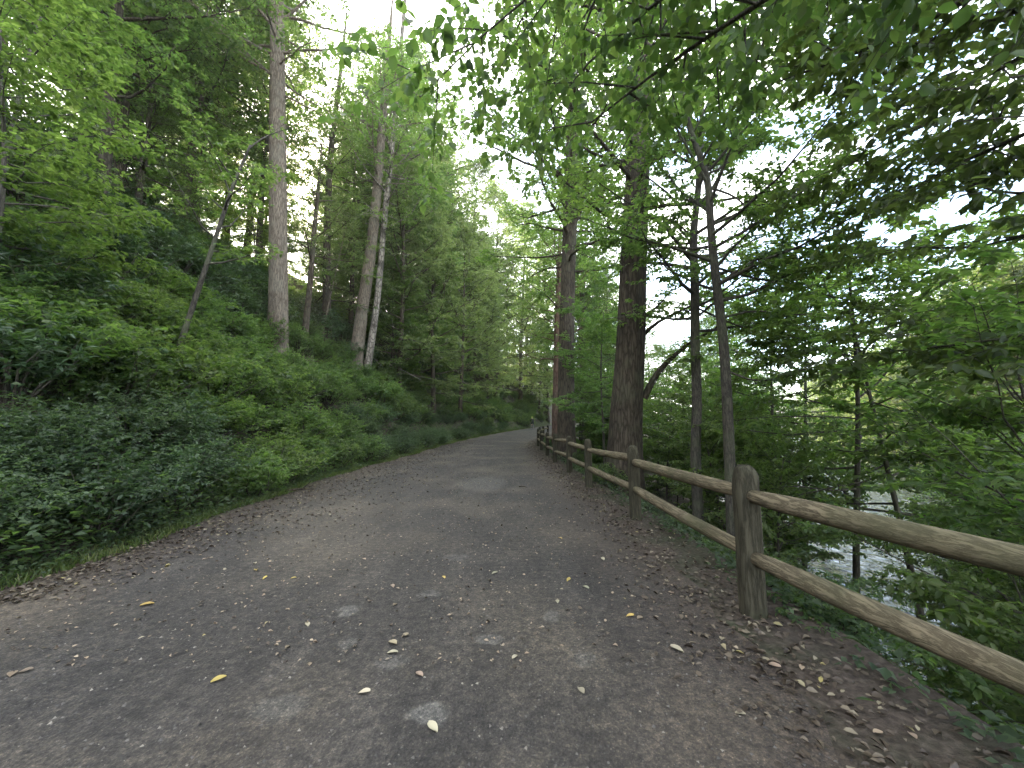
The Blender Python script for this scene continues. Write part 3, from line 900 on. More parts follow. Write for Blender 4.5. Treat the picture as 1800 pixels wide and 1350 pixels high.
l6 = [([P(436, 262, Y6), P(470, 235, Y6 + 0.4), P(510, 228, Y6 + 0.8), P(545, 205, Y6 + 1)], 0.022), ([P(405, 340, Y6), P(380, 280, Y6), P(345, 240, Y6 - 0.3)], 0.02)]
hero("leaning_sapling", "thin dark sapling leaning right across the undergrowth of the left bank", t6, [0.062, 0.055, 0.05, 0.042, 0.035, 0.02], M['bark_slim'], M['leaf_mid'], 306, 5.0, 7.6, 1.8, 10, 0.085, l6, sides=12, hexa=True, nsec=6, nt=6, nl=7, tl=0.3, flat=0.85)
b7 = hit(172, 420)
t7 = [b7, P(180, 330, b7[1]), P(188, 250, b7[1]), P(192, 170, b7[1]), P(205, 80, b7[1]), P(210, 0, b7[1])]
t7.append(t7[-1] + (t7[-1] - t7[-2]) * 3)
l7 = [([P(200, 130, b7[1]), P(240, 110, b7[1]), P(295, 92, b7[1] - 0.5)], 0.04)]
hero("crooked_tree", "dark crooked trunk high up in the upper left corner", t7, [0.2, 0.17, 0.16, 0.15, 0.13, 0.11, 0.04], M['bark_dark'], M['leaf_light'], 307, b7[2] + 5, b7[2] + 13, 3.8, 24, 0.12, l7, nsec=8, nt=6, nl=7, tl=0.5)
for i, (px, py, top, lab, rr, bk) in enumerate([
        (565, 602, [(572, 560), (580, 525), (590, 480)], "pale thin stem with a yellowish bark beside the twin trunks", 0.05, 'bark_pale'),
        (756, 668, [(755, 600), (754, 540), (752, 470)], "thin grey stem rising from the bank right of the twin trunks", 0.07, 'bark_brown'),
        (838, 672, [(840, 640), (842, 600), (848, 540)], "short dark trunk on the bank near the bend of the path", 0.30, 'bark_dark'),
        (706, 640, [(707, 590), (708, 540), (706, 470)], "grey trunk half hidden behind the twin trunks", 0.20, 'bark_brown'),
        (812, 655, [(816, 590), (820, 540), (826, 470)], "slender dark stem among the far foliage left of the path", 0.12, 'bark_dark')]):
    tt, YY = column(px, py, top, 8 + i + 0.25 * hit(px, py)[1])
    k_ = len(tt)
    hero("slender_tree", lab, tt, np.linspace(rr, rr * 0.3, k_), M[bk], M['leaf_far'], 310 + i, tt[-2][2], tt[-1][2], 2.6, 16, 0.15, nsec=6, nt=6, nl=6, tl=0.5)

# right of the path
YA = 10.6
tA = [P(1096, 800, YA), P(1098, 740, YA), P(1106, 660, YA), P(1111, 560, YA), P(1113, 460, YA), P(1119, 340, YA), P(1126, 180, YA), P(1134, 0, YA)]
tA.append(tA[-1] + (tA[-1] - tA[-2]) * 2.6)
lA = [([P(1132, 700, YA), P(1150, 655, YA - 0.1), P(1185, 622, YA - 0.3), P(1215, 600, YA - 0.5), P(1290, 560, YA - 1)], 0.10),
      ([P(1130, 590, YA), P(1150, 565, YA), P(1195, 548, YA - 0.3), P(1225, 535, YA - 0.5), P(1260, 500, YA - 1)], 0.055),
      ([P(1132, 560, YA), P(1165, 530, YA), P(1185, 505, YA), P(1190, 490, YA)], 0.035),
      ([P(1112, 400, YA), P(1060, 380, YA - 0.6), P(1020, 340, YA - 1.4), P(980, 310, YA - 2.2)], 0.06),
      ([P(1125, 385, YA), P(1170, 375, YA - 0.5), P(1205, 410, YA - 1.0), P(1240, 470, YA - 1.5)], 0.06),
      ([P(1128, 300, YA), P(1200, 240, YA - 1), P(1290, 200, YA - 2), P(1380, 190, YA - 3)], 0.08),
      ([P(1122, 330, YA), P(1050, 240, YA - 1), P(980, 160, YA - 2), P(940, 90, YA - 3)], 0.07)]
hero("oak_tree", "massive dark furrowed trunk with flared base close behind the fence", tA, [0.47, 0.43, 0.40, 0.385, 0.37, 0.35, 0.31, 0.27, 0.08], M['bark_dark'], M['leaf_light'], 320, 7.5, 20, 5.4, 44, 0.13, lA,
     sides=40, rough=0.04, flare=(0.11, 0.42, 5), nsec=9, nt=7, nl=7, tl=0.55, flat=0.75, hexa=True)
YB = 17.2
tB = [P(996, 775, YB), P(995, 700, YB), P(996, 600, YB), P(998, 500, YB), P(1002, 390, YB), P(1006, 260, YB), P(1008, 120, YB), P(1010, 0, YB)]
tB.append(tB[-1] + (tB[-1] - tB[-2]) * 0.6)
lB = [([P(1003, 410, YB), P(1018, 380, YB), P(1030, 330, YB - 0.5), P(1045, 270, YB - 1)], 0.10),
      ([P(994, 560, YB), P(965, 520, YB - 0.6), P(930, 500, YB - 1.2)], 0.05),
      ([P(997, 640, YB), P(1030, 600, YB - 0.6), P(1070, 585, YB - 1.4)], 0.04)]
hero("maple_tree", "straight grey trunk behind the middle fence posts, left of the massive dark trunk", tB, [0.41, 0.36, 0.34, 0.33, 0.32, 0.28, 0.22, 0.16, 0.06], M['bark_brown'], M['leaf_light'], 321, 8.5, 22, 5.2, 62, 0.16, lB,
     sides=28, rough=0.045, flare=(0.08, 0.25, 4), nsec=10, nt=7, nl=7, tl=0.55, flat=0.75)
YB2 = 23.5
tB2 = [P(979, 765, YB2), P(979, 720, YB2), P(980, 650, YB2), P(981, 560, YB2), P(984, 420, YB2)]
hero("reddish_tree", "reddish brown trunk just visible behind the straight grey trunk by the fence", tB2, [0.34, 0.3, 0.27, 0.24, 0.1], bark_mat("bark_red", (0.05, 0.03, 0.022), (0.16, 0.10, 0.075)), M['leaf_light'], 322, 5, 14, 3.6, 26, 0.15, nsec=8, nt=6, nl=7, tl=0.55)
YC = 9.3
hC = P(1226, 880, YC); hC[2] = gz(hC[0], YC)
tC = [hC, P(1222, 800, YC), P(1226, 700, YC), P(1221, 600, YC), P(1222, 500, YC), P(1217, 420, YC), P(1228, 330, YC), P(1233, 220, YC), P(1236, 100, YC)]
lC = [([P(1220, 480, YC), P(1300, 430, YC + 0.3), P(1400, 390, YC + 0.6), P(1510, 380, YC + 0.8)], 0.035), ([P(1222, 540, YC), P(1330, 590, YC - 0.2), P(1430, 600, YC - 0.3), P(1520, 590, YC - 0.3)], 0.03), ([P(1218, 420, YC), P(1200, 400, YC), P(1170, 378, YC - 0.3)], 0.035), ([P(1223, 560, YC), P(1262, 525, YC - 0.3), P(1300, 500, YC - 0.8), P(1350, 480, YC - 1.2)], 0.035),
      ([P(1230, 300, YC), P(1290, 260, YC - 0.8), P(1360, 250, YC - 1.6)], 0.035)]
hero("crooked_maple", "slim crooked dark trunk right of the massive oak, the left of two behind the fence", tC, [0.125, 0.115, 0.11, 0.105, 0.1, 0.09, 0.075, 0.06, 0.03], M['bark_slim'], M['leaf_mid'], 323, 3.6, 9.0, 3.0, 22, 0.11, lC,
     sides=16, hexa=True, nsec=9, nt=7, nl=7, tl=0.38, flat=0.85)
YD = 7.6
hD = P(1283, 905, YD); hD[2] = gz(hD[0], YD)
tD = [hD, P(1282, 800, YD), P(1278, 700, YD), P(1272, 600, YD), P(1262, 520, YD), P(1250, 420, YD), P(1245, 310, YD), P(1212, 230, YD), P(1195, 120, YD)]
lD = [([P(1262, 500, YD), P(1340, 440, YD - 0.4), P(1440, 430, YD - 0.7), P(1560, 455, YD - 0.9)], 0.03), ([P(1258, 470, YD), P(1350, 500, YD + 0.5), P(1450, 500, YD + 0.9), P(1560, 520, YD + 1.2)], 0.03), ([P(1246, 330, YD), P(1300, 345, YD - 0.3), P(1325, 385, YD - 0.5), P(1370, 395, YD - 0.6)], 0.03), ([P(1268, 560, YD), P(1330, 540, YD - 0.4), P(1400, 560, YD - 0.8), P(1460, 545, YD - 1.1)], 0.03),
      ([P(1275, 650, YD), P(1340, 680, YD - 0.3), P(1400, 650, YD - 0.6), P(1450, 640, YD - 0.8)], 0.025), ([P(1247, 300, YD), P(1330, 200, YD - 0.6), P(1420, 130, YD - 1.2)], 0.035)]
hero("curved_maple", "slim dark trunk curving left at its top, standing above the nearest fence post", tD, [0.105, 0.098, 0.095, 0.09, 0.085, 0.075, 0.065, 0.05, 0.025], M['bark_slim'], M['leaf_mid'], 324, 3.8, 8.0, 2.8, 20, 0.105, lD,
     sides=16, hexa=True, nsec=9, nt=7, nl=7, tl=0.36, flat=0.85)

# trees rooted beside the path outside the frame, their limbs reaching in overhead
tE = [np.array((3.6, -1.0, 0)), np.array((3.55, -0.9, 2)), np.array((3.4, -0.7, 4.0)), np.array((3.3, -0.5, 7)), np.array((3.2, -0.4, 10))]
lE = [([tE[3], P(1350, -150, 3.4), P(1210, 20, 4.6), P(1150, 160, 5.4), P(1090, 270, 5.8)], 0.045),
      ([tE[3] + (0, 0, 0.5), P(1150, -180, 3.6), P(1030, -20, 4.8), P(985, 120, 5.6), P(970, 240, 6.0)], 0.045),
      ([tE[3], P(1500, -150, 3.2), P(1380, 10, 4.4), P(1310, 130, 5.2)], 0.04),
      ([tE[2], P(1500, -60, 2.0), P(1260, 40, 2.9), P(1120, 130, 3.4), P(1040, 215, 3.7)], 0.045),
      ([tE[2] + (0, 0, 0.4), P(1400, -120, 2.4), P(1100, 10, 3.2), P(990, 100, 3.8), P(960, 200, 4.2)], 0.04),
      ([tE[3] + (0, 0, 0.2), P(1100, -200, 3.0), P(905, -40, 3.9), P(870, 80, 4.5), P(845, 200, 4.9)], 0.03),
      ([tE[2] + (0, 0, 0.8), P(1200, -160, 2.4), P(920, -40, 3.0), P(810, 70, 3.3), P(740, 170, 3.4)], 0.03)]
hero("overhanging_maple", "leafy maple limbs hanging low over the path at the top centre", tE, [0.17, 0.15, 0.13, 0.1, 0.04], M['bark_slim'], M['leaf_mid'], 330, 6, 9.5, 2.6, 10, 0.100, lE,
     sides=16, hexa=True, nsec=17, nt=9, nl=6, tl=0.36, flat=0.5, droop=0.5, aspect=0.68, secl=0.32)
tF = [np.array((5.4, 1.6, gz(5.4, 1.6))), np.array((5.4, 1.7, 1)), np.array((5.5, 1.9, 4.0)), np.array((5.3, 2.2, 7)), np.array((5.2, 2.4, 10))]
lF = [([tF[2] + (0, 0, 0.2), P(1800, 470, 3.8), P(1690, 430, 5.0), P(1560, 430, 6.2), P(1420, 460, 7.4)], 0.03),
      ([tF[2] + (0, 0, -0.3), P(1800, 570, 4.2), P(1680, 540, 5.4), P(1540, 545, 6.8)], 0.025),
      ([tF[3], P(1790, -120, 3.4), P(1650, -20, 4.4), P(1500, 40, 5.4), P(1380, 60, 6.2)], 0.04),
      ([tF[2] + (0, 0, 1.5), P(1795, 120, 4.0), P(1700, 160, 5.0), P(1580, 190, 6.0), P(1450, 220, 7.2)], 0.04),
      ([tF[2] + (0, 0, 0.5), P(1800, 260, 3.0), P(1730, 250, 3.8), P(1620, 330, 4.8), P(1500, 380, 5.8)], 0.035),
      ([tF[2], P(1760, 150, 3.2), P(1640, 210, 4.0), P(1520, 270, 4.8), P(1420, 330, 5.4)], 0.04),
      ([tF[2] + (0, 0, 0.9), P(1780, 30, 3.2), P(1650, 70, 4.0), P(1520, 100, 4.8), P(1400, 130, 5.6)], 0.04),
      ([tF[2] + (0, 0, -0.8), P(1795, 385, 3.4), P(1670, 300, 4.4), P(1600, 250, 5.2)], 0.022),
      ([tF[1] + (0, 0, 1.6), P(1798, 607, 3.2), P(1650, 610, 3.9), P(1540, 612, 4.6), P(1440, 640, 5.2)], 0.025),
      ]
hero("overhanging_beech", "dark beech boughs reaching in from the upper right above the fence", tF, [0.16, 0.14, 0.12, 0.09, 0.04], M['bark_slim'], M['leaf_dark'], 331, 5.0, 9.5, 3.6, 24, 0.12, lF,
     sides=16, hexa=True, nsec=15, nt=8, nl=7, tl=0.36, flat=0.75, droop=0.35, aspect=0.6, secl=0.34)

# ------------------------------------------------------------------ undergrowth on the left bank
def in_view(x, y, z=None, pad=0.12):
    return y > 1.2 and abs(x) / (y * CP) < 1.3314 + pad


CLEAR_L = [(445, 600, 0, Y1 + 1.0), (600, 730, 0, Y2 + 1.0), (255, 345, 0, Y6 + 0.5), (150, 240, 0, b7[1] + 1)]
CLEAR_R = [(1385, 1600, 0, 22.0), (1060, 1150, 0, YA + 1.0), (975, 1030, 0, YB + 1), (1205, 1295, 0, YC)]


def clear(x, y, R, zones):
    px, w = 900 + FPX * x / y, FPX * R * 0.75 / y
    return all(not (a_ < px + w and px - w < b_ and c_ < y < d_) for a_, b_, c_, d_ in zones)


rock = hit(215, 445)
hollow = hit(50, 735)
cnt = 0
y = 2.2
while y < 52:
    st = 0.85 + 0.024 * y
    s = 0.35
    while s < 13 - 0.09 * y:
        yy = y + rngp.uniform(-0.4, 0.4) * st
        ss = s + rngp.uniform(-0.3, 0.3)
        x = float(roadL(yy)) - 0.45 - ss
        s += st * (0.80 + 0.03 * s)
        if not in_view(x, yy): continue
        if math.hypot(x - hollow[0], yy - hollow[1]) < 0.45: continue
        f = min(1.25, 0.86 + 0.10 * ss)
        near_edge = ss < 1.6
        u = rngp.random()
        if near_edge and yy < 7.5:
            key, lab, cat, g = 'blue', "low bluish green shrub at the near left edge of the path", "shrub", "low bluish shrubs by the near left edge"
        elif near_edge and yy < 15:
            key, lab, cat, g = ('bright' if u < 0.6 else 'viburnum'), "fresh green rounded shrub along the left edge where the path narrows", "shrub", "rounded shrubs along the left path edge"
        elif near_edge:
            key, lab, cat, g = 'blue', "pale bluish green shrub along the far left edge of the path", "shrub", "pale shrubs along the far left edge"
        elif ss > 5 and u < 0.45:
            key, lab, cat, g = 'rhodo', "dark rhododendron with long leaves up on the left bank", "rhododendron", "rhododendrons high on the left bank"
        elif u < 0.75:
            key, lab, cat, g = 'viburnum', "mid green leafy shrub in the thick undergrowth of the left bank", "shrub", "leafy shrubs covering the left bank"
        else:
            key, lab, cat, g = 'bright', "light green shrub among darker undergrowth on the left bank", "shrub", "light shrubs on the left bank"
        place(key, x, yy, lab, cat, g, f * rngp.uniform(0.8, 1.2) * (1.05 if near_edge else (1.15 if ss < 2.6 else 0.82)))
        cnt += 1
    y += st

for px, py, key, sc_ in [(15, 700, 'rhodo', 0.8), (70, 660, 'viburnum', 0.9), (10, 620, 'viburnum', 1.0), (120, 720, 'viburnum', 0.8), (30, 800, 'blue', 0.7), (150, 640, 'bright', 0.9), (5, 860, 'blue', 0.7), (100, 800, 'blue', 0.6), (60, 580, 'rhodo', 1.0), (180, 700, 'rhodo', 0.8)]:
    h = hit(px, py)
    place(key, h[0], h[1], {'rhodo': "dark rhododendron overhanging the earthy hollow at the left edge", 'viburnum': "leafy shrub beside the earthy hollow at the far left", 'blue': "low bluish shrub below the earthy hollow at the far left", 'bright': "light green shrub above the earthy hollow at the far left"}[key], "shrub", "shrubs round the earthy hollow", sc_)
for i in range(26):
    yy = 42 + 40 * (i + rngp.random()) / 26
    x = float(roadL(yy)) - 1.0 - rngp.uniform(0, 1) * 5
    place('viburnum', x, yy, "rounded shrub on the bank at the bend of the path", "shrub", "shrubs on the bank at the bend", rngp.uniform(1.1, 1.7))
# saplings on the left bank
for i in range(34):
    yy = 5 + 40 * (i + rngp.random()) / 34
    ss = rngp.uniform(2.5, 11)
    x = float(roadL(yy)) - 0.45 - ss
    if in_view(x, yy) and clear(x, yy, 1.6, CLEAR_L):
        place('sap', x, yy, "slender understory sapling growing on the left bank", "sapling", "saplings on the left bank", rngp.uniform(0.7, 1.15))
for i in range(28):
    yy = 6 + 50 * (i + rngp.random()) / 28
    ss = rngp.uniform(4, 16)
    x = float(roadL(yy)) - 0.45 - ss
    if in_view(x, yy) and yy + ss > 13 and clear(x, yy, 4.0, CLEAR_L) and clear(x, yy, 2.4, [(505, 538, 0, 90)]):
        place('mid', x, yy, "spreading understory tree with layered leaves on the left bank", "tree", "understory trees on the left bank", rngp.uniform(0.75, 1.1))
for i in range(9):
    yy = 12 + 42 * (i + rngp.random()) / 9
    ss = rngp.uniform(6, 18)
    x = float(roadL(yy)) - 0.45 - ss
    if in_view(x, yy) and clear(x, yy, 2.0, CLEAR_L + [(505, 538, 0, 90)]):
        place('hem', x, yy, "dark drooping hemlock among the trees of the left bank", "hemlock", "hemlocks on the left bank", rngp.uniform(0.6, 1.0))
# tall forest on the left hill
for i in range(38):
    yy = 6 + 62 * (i + rngp.random()) / 38
    ss = rngp.uniform(7, 34) if i % 3 else rngp.uniform(5, 12)
    x = float(roadL(yy)) - 0.45 - ss
    if in_view(x, yy, pad=0.3) and clear(x, yy, 4.2, CLEAR_L) and clear(x, yy, 2.4, [(505, 538, 0, 90)]):
        place('tall', x, yy, "tall leafy forest tree on the hillside left of the path", "tree", "forest trees on the left hillside", rngp.uniform(0.75, 1.05))
for i in range(28):
    yy = 22 + 34 * (i + rngp.random()) / 28
    ss = rngp.uniform(6, 26)
    x = float(roadL(yy)) - 0.45 - ss
    if in_view(x, yy) and clear(x, yy, 2.5, CLEAR_L) and clear(x, yy, 2.4, [(505, 538, 0, 90)]):
        place('far', x, yy, "light green forest tree standing behind the twin trunks on the left hillside", "tree", "light green trees behind the twin trunks", rngp.uniform(0.6, 0.95))
# beyond the bend
for i in range(34):
    yy = 46 + 50 * (i + rngp.random()) / 44
    x = float(roadL(yy)) - 2.5 - rngp.uniform(0, 26)
    if in_view(x, yy):
        place('far', x, yy, "pale green tree beyond the bend of the path", "tree", "trees beyond the bend", rngp.uniform(0.75, 1.1))

for x, yy, sc_ in [(-9, 42, 1.0), (-6, 52, 1.15), (-2.5, 60, 1.3), (1.5, 68, 1.4), (7, 76, 1.4), (-11, 60, 1.2), (3, 82, 1.4), (12.5, 64, 1.15), (17, 74, 1.3), (13, 50, 0.8), (10, 42, 0.6)]:
    place('far', x, yy, "tall pale tree closing the view where the path bends out of sight", "tree", "tall trees closing the view at the bend", sc_ * 1.2)
for x, yy, sc_ in [(-6.3, 31, 0.8), (-8.0, 27, 0.9), (-5.0, 37, 0.9)]:
    place('far', x, yy, "light green tree leaning over the left edge of the path beyond the twin trunks", "tree", "light green trees over the left path edge", sc_)
for x, yy, sc_ in [(-9.5, 32, 1.0), (-11.5, 36, 1.05), (5.6, 31, 0.9), (-10.5, 38, 1.3), (7.2, 37, 1.05)]:
    place('tall', x, yy, "tall tree arching its crown over the middle stretch of the path", "tree", "tall trees arching over the path", sc_ * 1.12)

# ------------------------------------------------------------------ right bank and far bank
for i in range(48):
    yy = 3.2 + 38 * ((i + rngp.random()) / 48) ** 1.3
    x0 = float(roadR(yy)) + 1.9
    x1 = float(creekX(yy)) - CREEK_HW - 0.2
    x = rngp.uniform(x0, max(x0 + 1, x1))
    if not in_view(x, yy, pad=0.25) or (yy < 7 and x < 3.4) or not clear(x, yy, 1.9, CLEAR_R): continue
    place('sap', x, yy, "slender understory sapling on the slope between fence and creek", "sapling", "saplings between the fence and the creek", rngp.uniform(0.5, 0.95))
for i in range(16):
    yy = 1.5 + 13 * (i + rngp.random()) / 16
    x = float(creekX(yy)) - CREEK_HW - rngp.uniform(0.3, 1.8)
    if in_view(x, yy, pad=0.3) and clear(x, yy, 0.7, [(1390, 1600, 0, 16)]):
        place('viburnum', x, yy, "leafy shrub at the near water's edge below the fence", "shrub", "shrubs at the near water's edge", rngp.uniform(0.6, 0.95))
for px, Y_, sc_ in [(1770, 4.6, 0.42), (1800, 3.6, 0.4), (1815, 5.4, 0.6), (1770, 8.8, 0.6), (1790, 7.0, 0.55), (1790, 9.5, 0.8), (1740, 11.0, 0.6), (1340, 8.0, 0.48), (1350, 11.0, 0.6), (1332, 12.5, 0.7), (1400, 14.5, 0.55), (1690, 15.0, 0.7)]:
    x = (px - 900) / FPX * Y_ * 1.0
    place('sap', x, Y_, "bright leafy sapling crowding the slope behind the nearest rails", "sapling", "saplings behind the nearest rails", sc_)
for i in range(8):
    yy = 4.8 + 16 * ((i + rngp.random()) / 8) ** 1.2
    x0 = float(roadR(yy)) + 2.0
    x1 = float(creekX(yy)) - CREEK_HW + 0.2
    x = rngp.uniform(x0, max(x0 + 1, x1))
    if in_view(x, yy, pad=0.2) and clear(x, yy, 1.6, [(1600, 1800, 0, 9), (1060, 1140, 0, YA + 1), (1205, 1290, 0, YC - 0.5)]):
        place('slim', x, yy, "slim bare-stemmed tree with high layered leaves on the slope to the creek", "tree", "slim trees on the slope to the creek", rngp.uniform(0.75, 1.2))
for i in range(14):
    yy = 17 + 36 * (i + rngp.random()) / 14
    x0 = float(roadR(yy)) + 2.6
    x1 = float(creekX(yy)) - CREEK_HW
    x = rngp.uniform(x0, max(x0 + 1, x1))
    if not clear(x, yy, 2.2, CLEAR_R): continue
    place('mid', x, yy, "spreading understory tree with layered leaves between path and creek", "tree", "understory trees between path and creek", rngp.uniform(0.65, 1.05))
for i in range(9):
    yy = 26 + 44 * (i + rngp.random()) / 9
    x0 = float(roadR(yy)) + 2.0
    x1 = float(creekX(yy)) - CREEK_HW
    x = rngp.uniform(x0, max(x0 + 1, x1))
    place('tall', x, yy, "tall tree standing between the path and the creek", "tree", "trees between path and creek", rngp.uniform(0.6, 0.9))
for i in range(130):
    yy = 2 + 95 * ((i + rngp.random()) / 120) ** 1.2
    x = float(creekX(yy)) + CREEK_HW + 2.5 + rngp.uniform(0, 1) ** 1.4 * 34
    if in_view(x, yy, pad=0.25):
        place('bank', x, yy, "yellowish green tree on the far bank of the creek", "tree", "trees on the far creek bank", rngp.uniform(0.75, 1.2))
for i in range(60):
    yy = 2.2 + 26 * ((i + rngp.random()) / 60) ** 1.4
    x = float(roadR(yy)) + 0.95 + rngp.uniform(0, 1) ** 1.5 * 5
    if in_view(x, yy) and (x < float(roadR(yy)) + 2.2 or clear(x, yy, 0.5, [(1390, 1600, 0, 16)])):
        place('blue' if rngp.random() < 0.5 else 'viburnum', x, yy, "small leafy shrub on the slope below the fence", "shrub", "small shrubs below the fence", rngp.uniform(0.3, 0.6))
for i in range(44):
    yy = 8 + 50 * (i + rngp.random()) / 44
    x = float(creekX(yy)) + CREEK_HW + rngp.uniform(0.3, 5)
    if in_view(x, yy):
        place('bright', x, yy, "rounded bush at the water's edge on the far bank", "bush", "bushes along the far water's edge", rngp.uniform(0.9, 1.8))

for px, Y_, sc_, lab in [(1470, 9.0, 1.15, "slim tree spreading bright layered leaves above the creek, right of the curved trunk"), (1590, 7.2, 1.0, "slim tree with bright layered leaves above the rails, close by the creek"), (1390, 13.0, 1.25, "taller slim tree by the water beyond the nearest post")]:
    place('slim', (px - 900) / FPX * Y_, Y_, lab, "tree", None, sc_)
for i in range(16):
    yy = 48 + 24 * (i + rngp.random()) / 16
    place('bright', float(roadL(yy)) - 0.8 - rngp.uniform(0, 3.5), yy, "light green bush behind the far cyclist at the bend", "bush", "light bushes at the bend", rngp.uniform(1.2, 1.9))
for lst in protos.values():                              # drop kinds that were never placed
    for ent in lst:
        if not ent[1]:
            for ch in list(ent[0].children): bpy.data.objects.remove(ch)
            bpy.data.objects.remove(ent[0])

# ------------------------------------------------------------------ uncountable ground cover
rngc = np.random.default_rng(5)


def cover(n_cl, per, xf, yf, leafm, name, size, spread, hgt, aspect=0.6):
    cyv = yf(n_cl); cxv = xf(cyv, n_cl)
    X = np.repeat(cxv, per) + rngc.normal(0, spread, n_cl * per)
    Y = np.repeat(cyv, per) + rngc.normal(0, spread, n_cl * per)
    Z = ground(X, Y) + rngc.uniform(0.02, 1, len(X)) * np.repeat(rngc.uniform(0.4, 1, n_cl), per) * hgt
    az = rngc.uniform(0, 6.28, len(X))
    D = np.stack([np.cos(az), np.sin(az), rngc.normal(-0.1, 0.3, len(X))], -1)
    N = np.array((0, 0, 1.0)) + rngc.normal(0, 0.35, (len(X), 3))
    L = size * rngc.uniform(0.6, 1.3, len(X))
    V, F = leaf_geo(np.stack([X, Y, Z], -1), D, N, L, L * aspect)
    tag(put(name, np_mesh(name, V, F, [leafm])), kind="stuff")


cover(16000, 9, lambda y, k: roadL(y) - 0.35 - rngc.uniform(0, 1, k) ** 1.6 * 12, lambda k: 1.0 + 75 * rngc.random(k) ** 2.0, M['leaf_mid'], "undergrowth", 0.085, 0.15, 0.8)
cover(3200, 9, lambda y, k: roadL(y) - 0.15 - rngc.uniform(0, 1, k) ** 1.5 * 1.6, lambda k: 0.8 + 14 * rngc.random(k) ** 1.5, M['leaf_blue'], "ground_ivy", 0.036, 0.09, 0.18)
cover(3200, 9, lambda y, k: roadR(y) + 0.55 + rngc.uniform(0, 1, k) ** 1.2 * 7, lambda k: 0.9 + 32 * rngc.random(k) ** 1.5, M['leaf_blue'], "slope_undergrowth", 0.07, 0.10, 0.22)
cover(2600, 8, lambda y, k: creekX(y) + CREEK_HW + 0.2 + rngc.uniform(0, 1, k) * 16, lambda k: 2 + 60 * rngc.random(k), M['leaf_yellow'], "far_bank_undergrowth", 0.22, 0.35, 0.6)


def blades(n_, xs, ys, h, name, matl):
    az = rngc.uniform(0, 6.28, n_)
    L = h * rngc.uniform(0.4, 1.2, n_)
    w = 0.006 + 0.0006 * ys
    B = np.stack([xs, ys, ground(xs, ys)], -1)
    S = np.stack([np.cos(az), np.sin(az), np.zeros(n_)], -1) * w[:, None]
    ln = np.stack([rngc.normal(0, 0.5, n_), rngc.normal(0, 0.5, n_), np.ones(n_)], -1)
    V = np.stack([B - S, B + S, B + ln * L[:, None]], 1).reshape(-1, 3)
    tag(put(name, np_mesh(name, V, [np.arange(n_ * 3).reshape(-1, 3)], [matl])), kind="stuff")


ny_ = 26000
yb = 0.8 + 62 * rngc.random(ny_) ** 1.25
blades(ny_, roadL(yb) - 0.05 - np.abs(rngc.normal(0, 0.28, ny_)) + 0.1 * np.sin(yb * 1.7), yb, 0.09, "grass", M['leaf_grass'])

# fallen leaf litter: thick along both edges, thin on the path
def litter(X, Y, size, name, matl, lift=0.012):
    k = len(X)
    az = rngc.uniform(0, 6.28, k)
    D = np.stack([np.cos(az), np.sin(az), rngc.normal(0.08, 0.15, k)], -1)
    N = np.array((0, 0, 1.0)) + rngc.normal(0, 0.28, (k, 3))
    L = size * rngc.uniform(0.5, 1.3, k)
    Z = ground(X, Y) + lift + rngc.uniform(0, 0.012, k)
    V, F = leaf_geo(np.stack([X, Y, Z], -1), D, N, L, L * rngc.uniform(0.4, 0.7, k), hexa=True, cup=rngc.uniform(-0.1, 0.55, k)[:, None])
    tag(put(name, np_mesh(name, V, F, [matl])), kind="stuff")


k = 6500
ya = 1.0 + 30 * rngc.random(k) ** 1.25
xa = roadR(ya) + rngc.normal(0.12, 0.28, k)
k2 = 6000
y2_ = 3.2 + 26 * rngc.random(k2) ** 1.2
x2_ = roadL(y2_) + np.abs(rngc.normal(0, 1.1, k2)) * np.clip((y2_ - 2) / 5, 0.25, 1)
k3 = 7000
y3_ = 2.4 + 22 * rngc.random(k3) ** 1.2
x3_ = roadL(y3_) + (roadR(y3_) - roadL(y3_)) * rngc.random(k3)
litter(np.concatenate([xa, x2_]), np.concatenate([ya, y2_]), 0.046, "leaf_litter", M['leaf_litter'])
litter(x3_[:4000], y3_[:4000], 0.028, "scattered_litter", M['leaf_litter'])
litter(x3_[4000:], y3_[4000:], 0.026, "pale_leaf_flecks", M['leaf_tan'])

# loose chippings on the path surface
kg = 30000
yg = 0.9 + 12 * rngc.random(kg) ** 1.4
xg = roadL(yg) + (roadR(yg) - roadL(yg)) * rngc.random(kg)
rg = 0.0030 + 0.009 * rngc.random(kg) ** 3
azg = rngc.uniform(0, 6.28, kg)
Bz = roadZ(yg) + 0.0075
Vg = [np.stack([xg + rg * np.cos(azg + q_ * 2.09 + rngc.normal(0, 0.3, kg)), yg + rg * np.sin(azg + q_ * 2.09), Bz], -1) for q_ in range(3)]
Vg.append(np.stack([xg + rg * rngc.normal(0, 0.25, kg), yg + rg * rngc.normal(0, 0.25, kg), Bz + rg * rngc.uniform(0.5, 1.0, kg)], -1))
bg = np.arange(kg)[:, None] * 4
Fg = np.concatenate([bg + np.array([[0, 1, 3]]), bg + np.array([[1, 2, 3]]), bg + np.array([[2, 0, 3]])])
M['chip'] = leaf_mat("stone_chip", [(0.0, (0.030, 0.028, 0.026)), (0.5, (0.075, 0.070, 0.064)), (0.9, (0.13, 0.12, 0.105)), (1.0, (0.24, 0.22, 0.18))], trans=0.0, tcol=(1, 1, 1), rough=0.85, spec=0.2, hue=0, val=0)
tag(put("gravel", np_mesh("gravel", np.stack(Vg, 1).reshape(-1, 3), [Fg], [M['chip']])), kind="stuff")

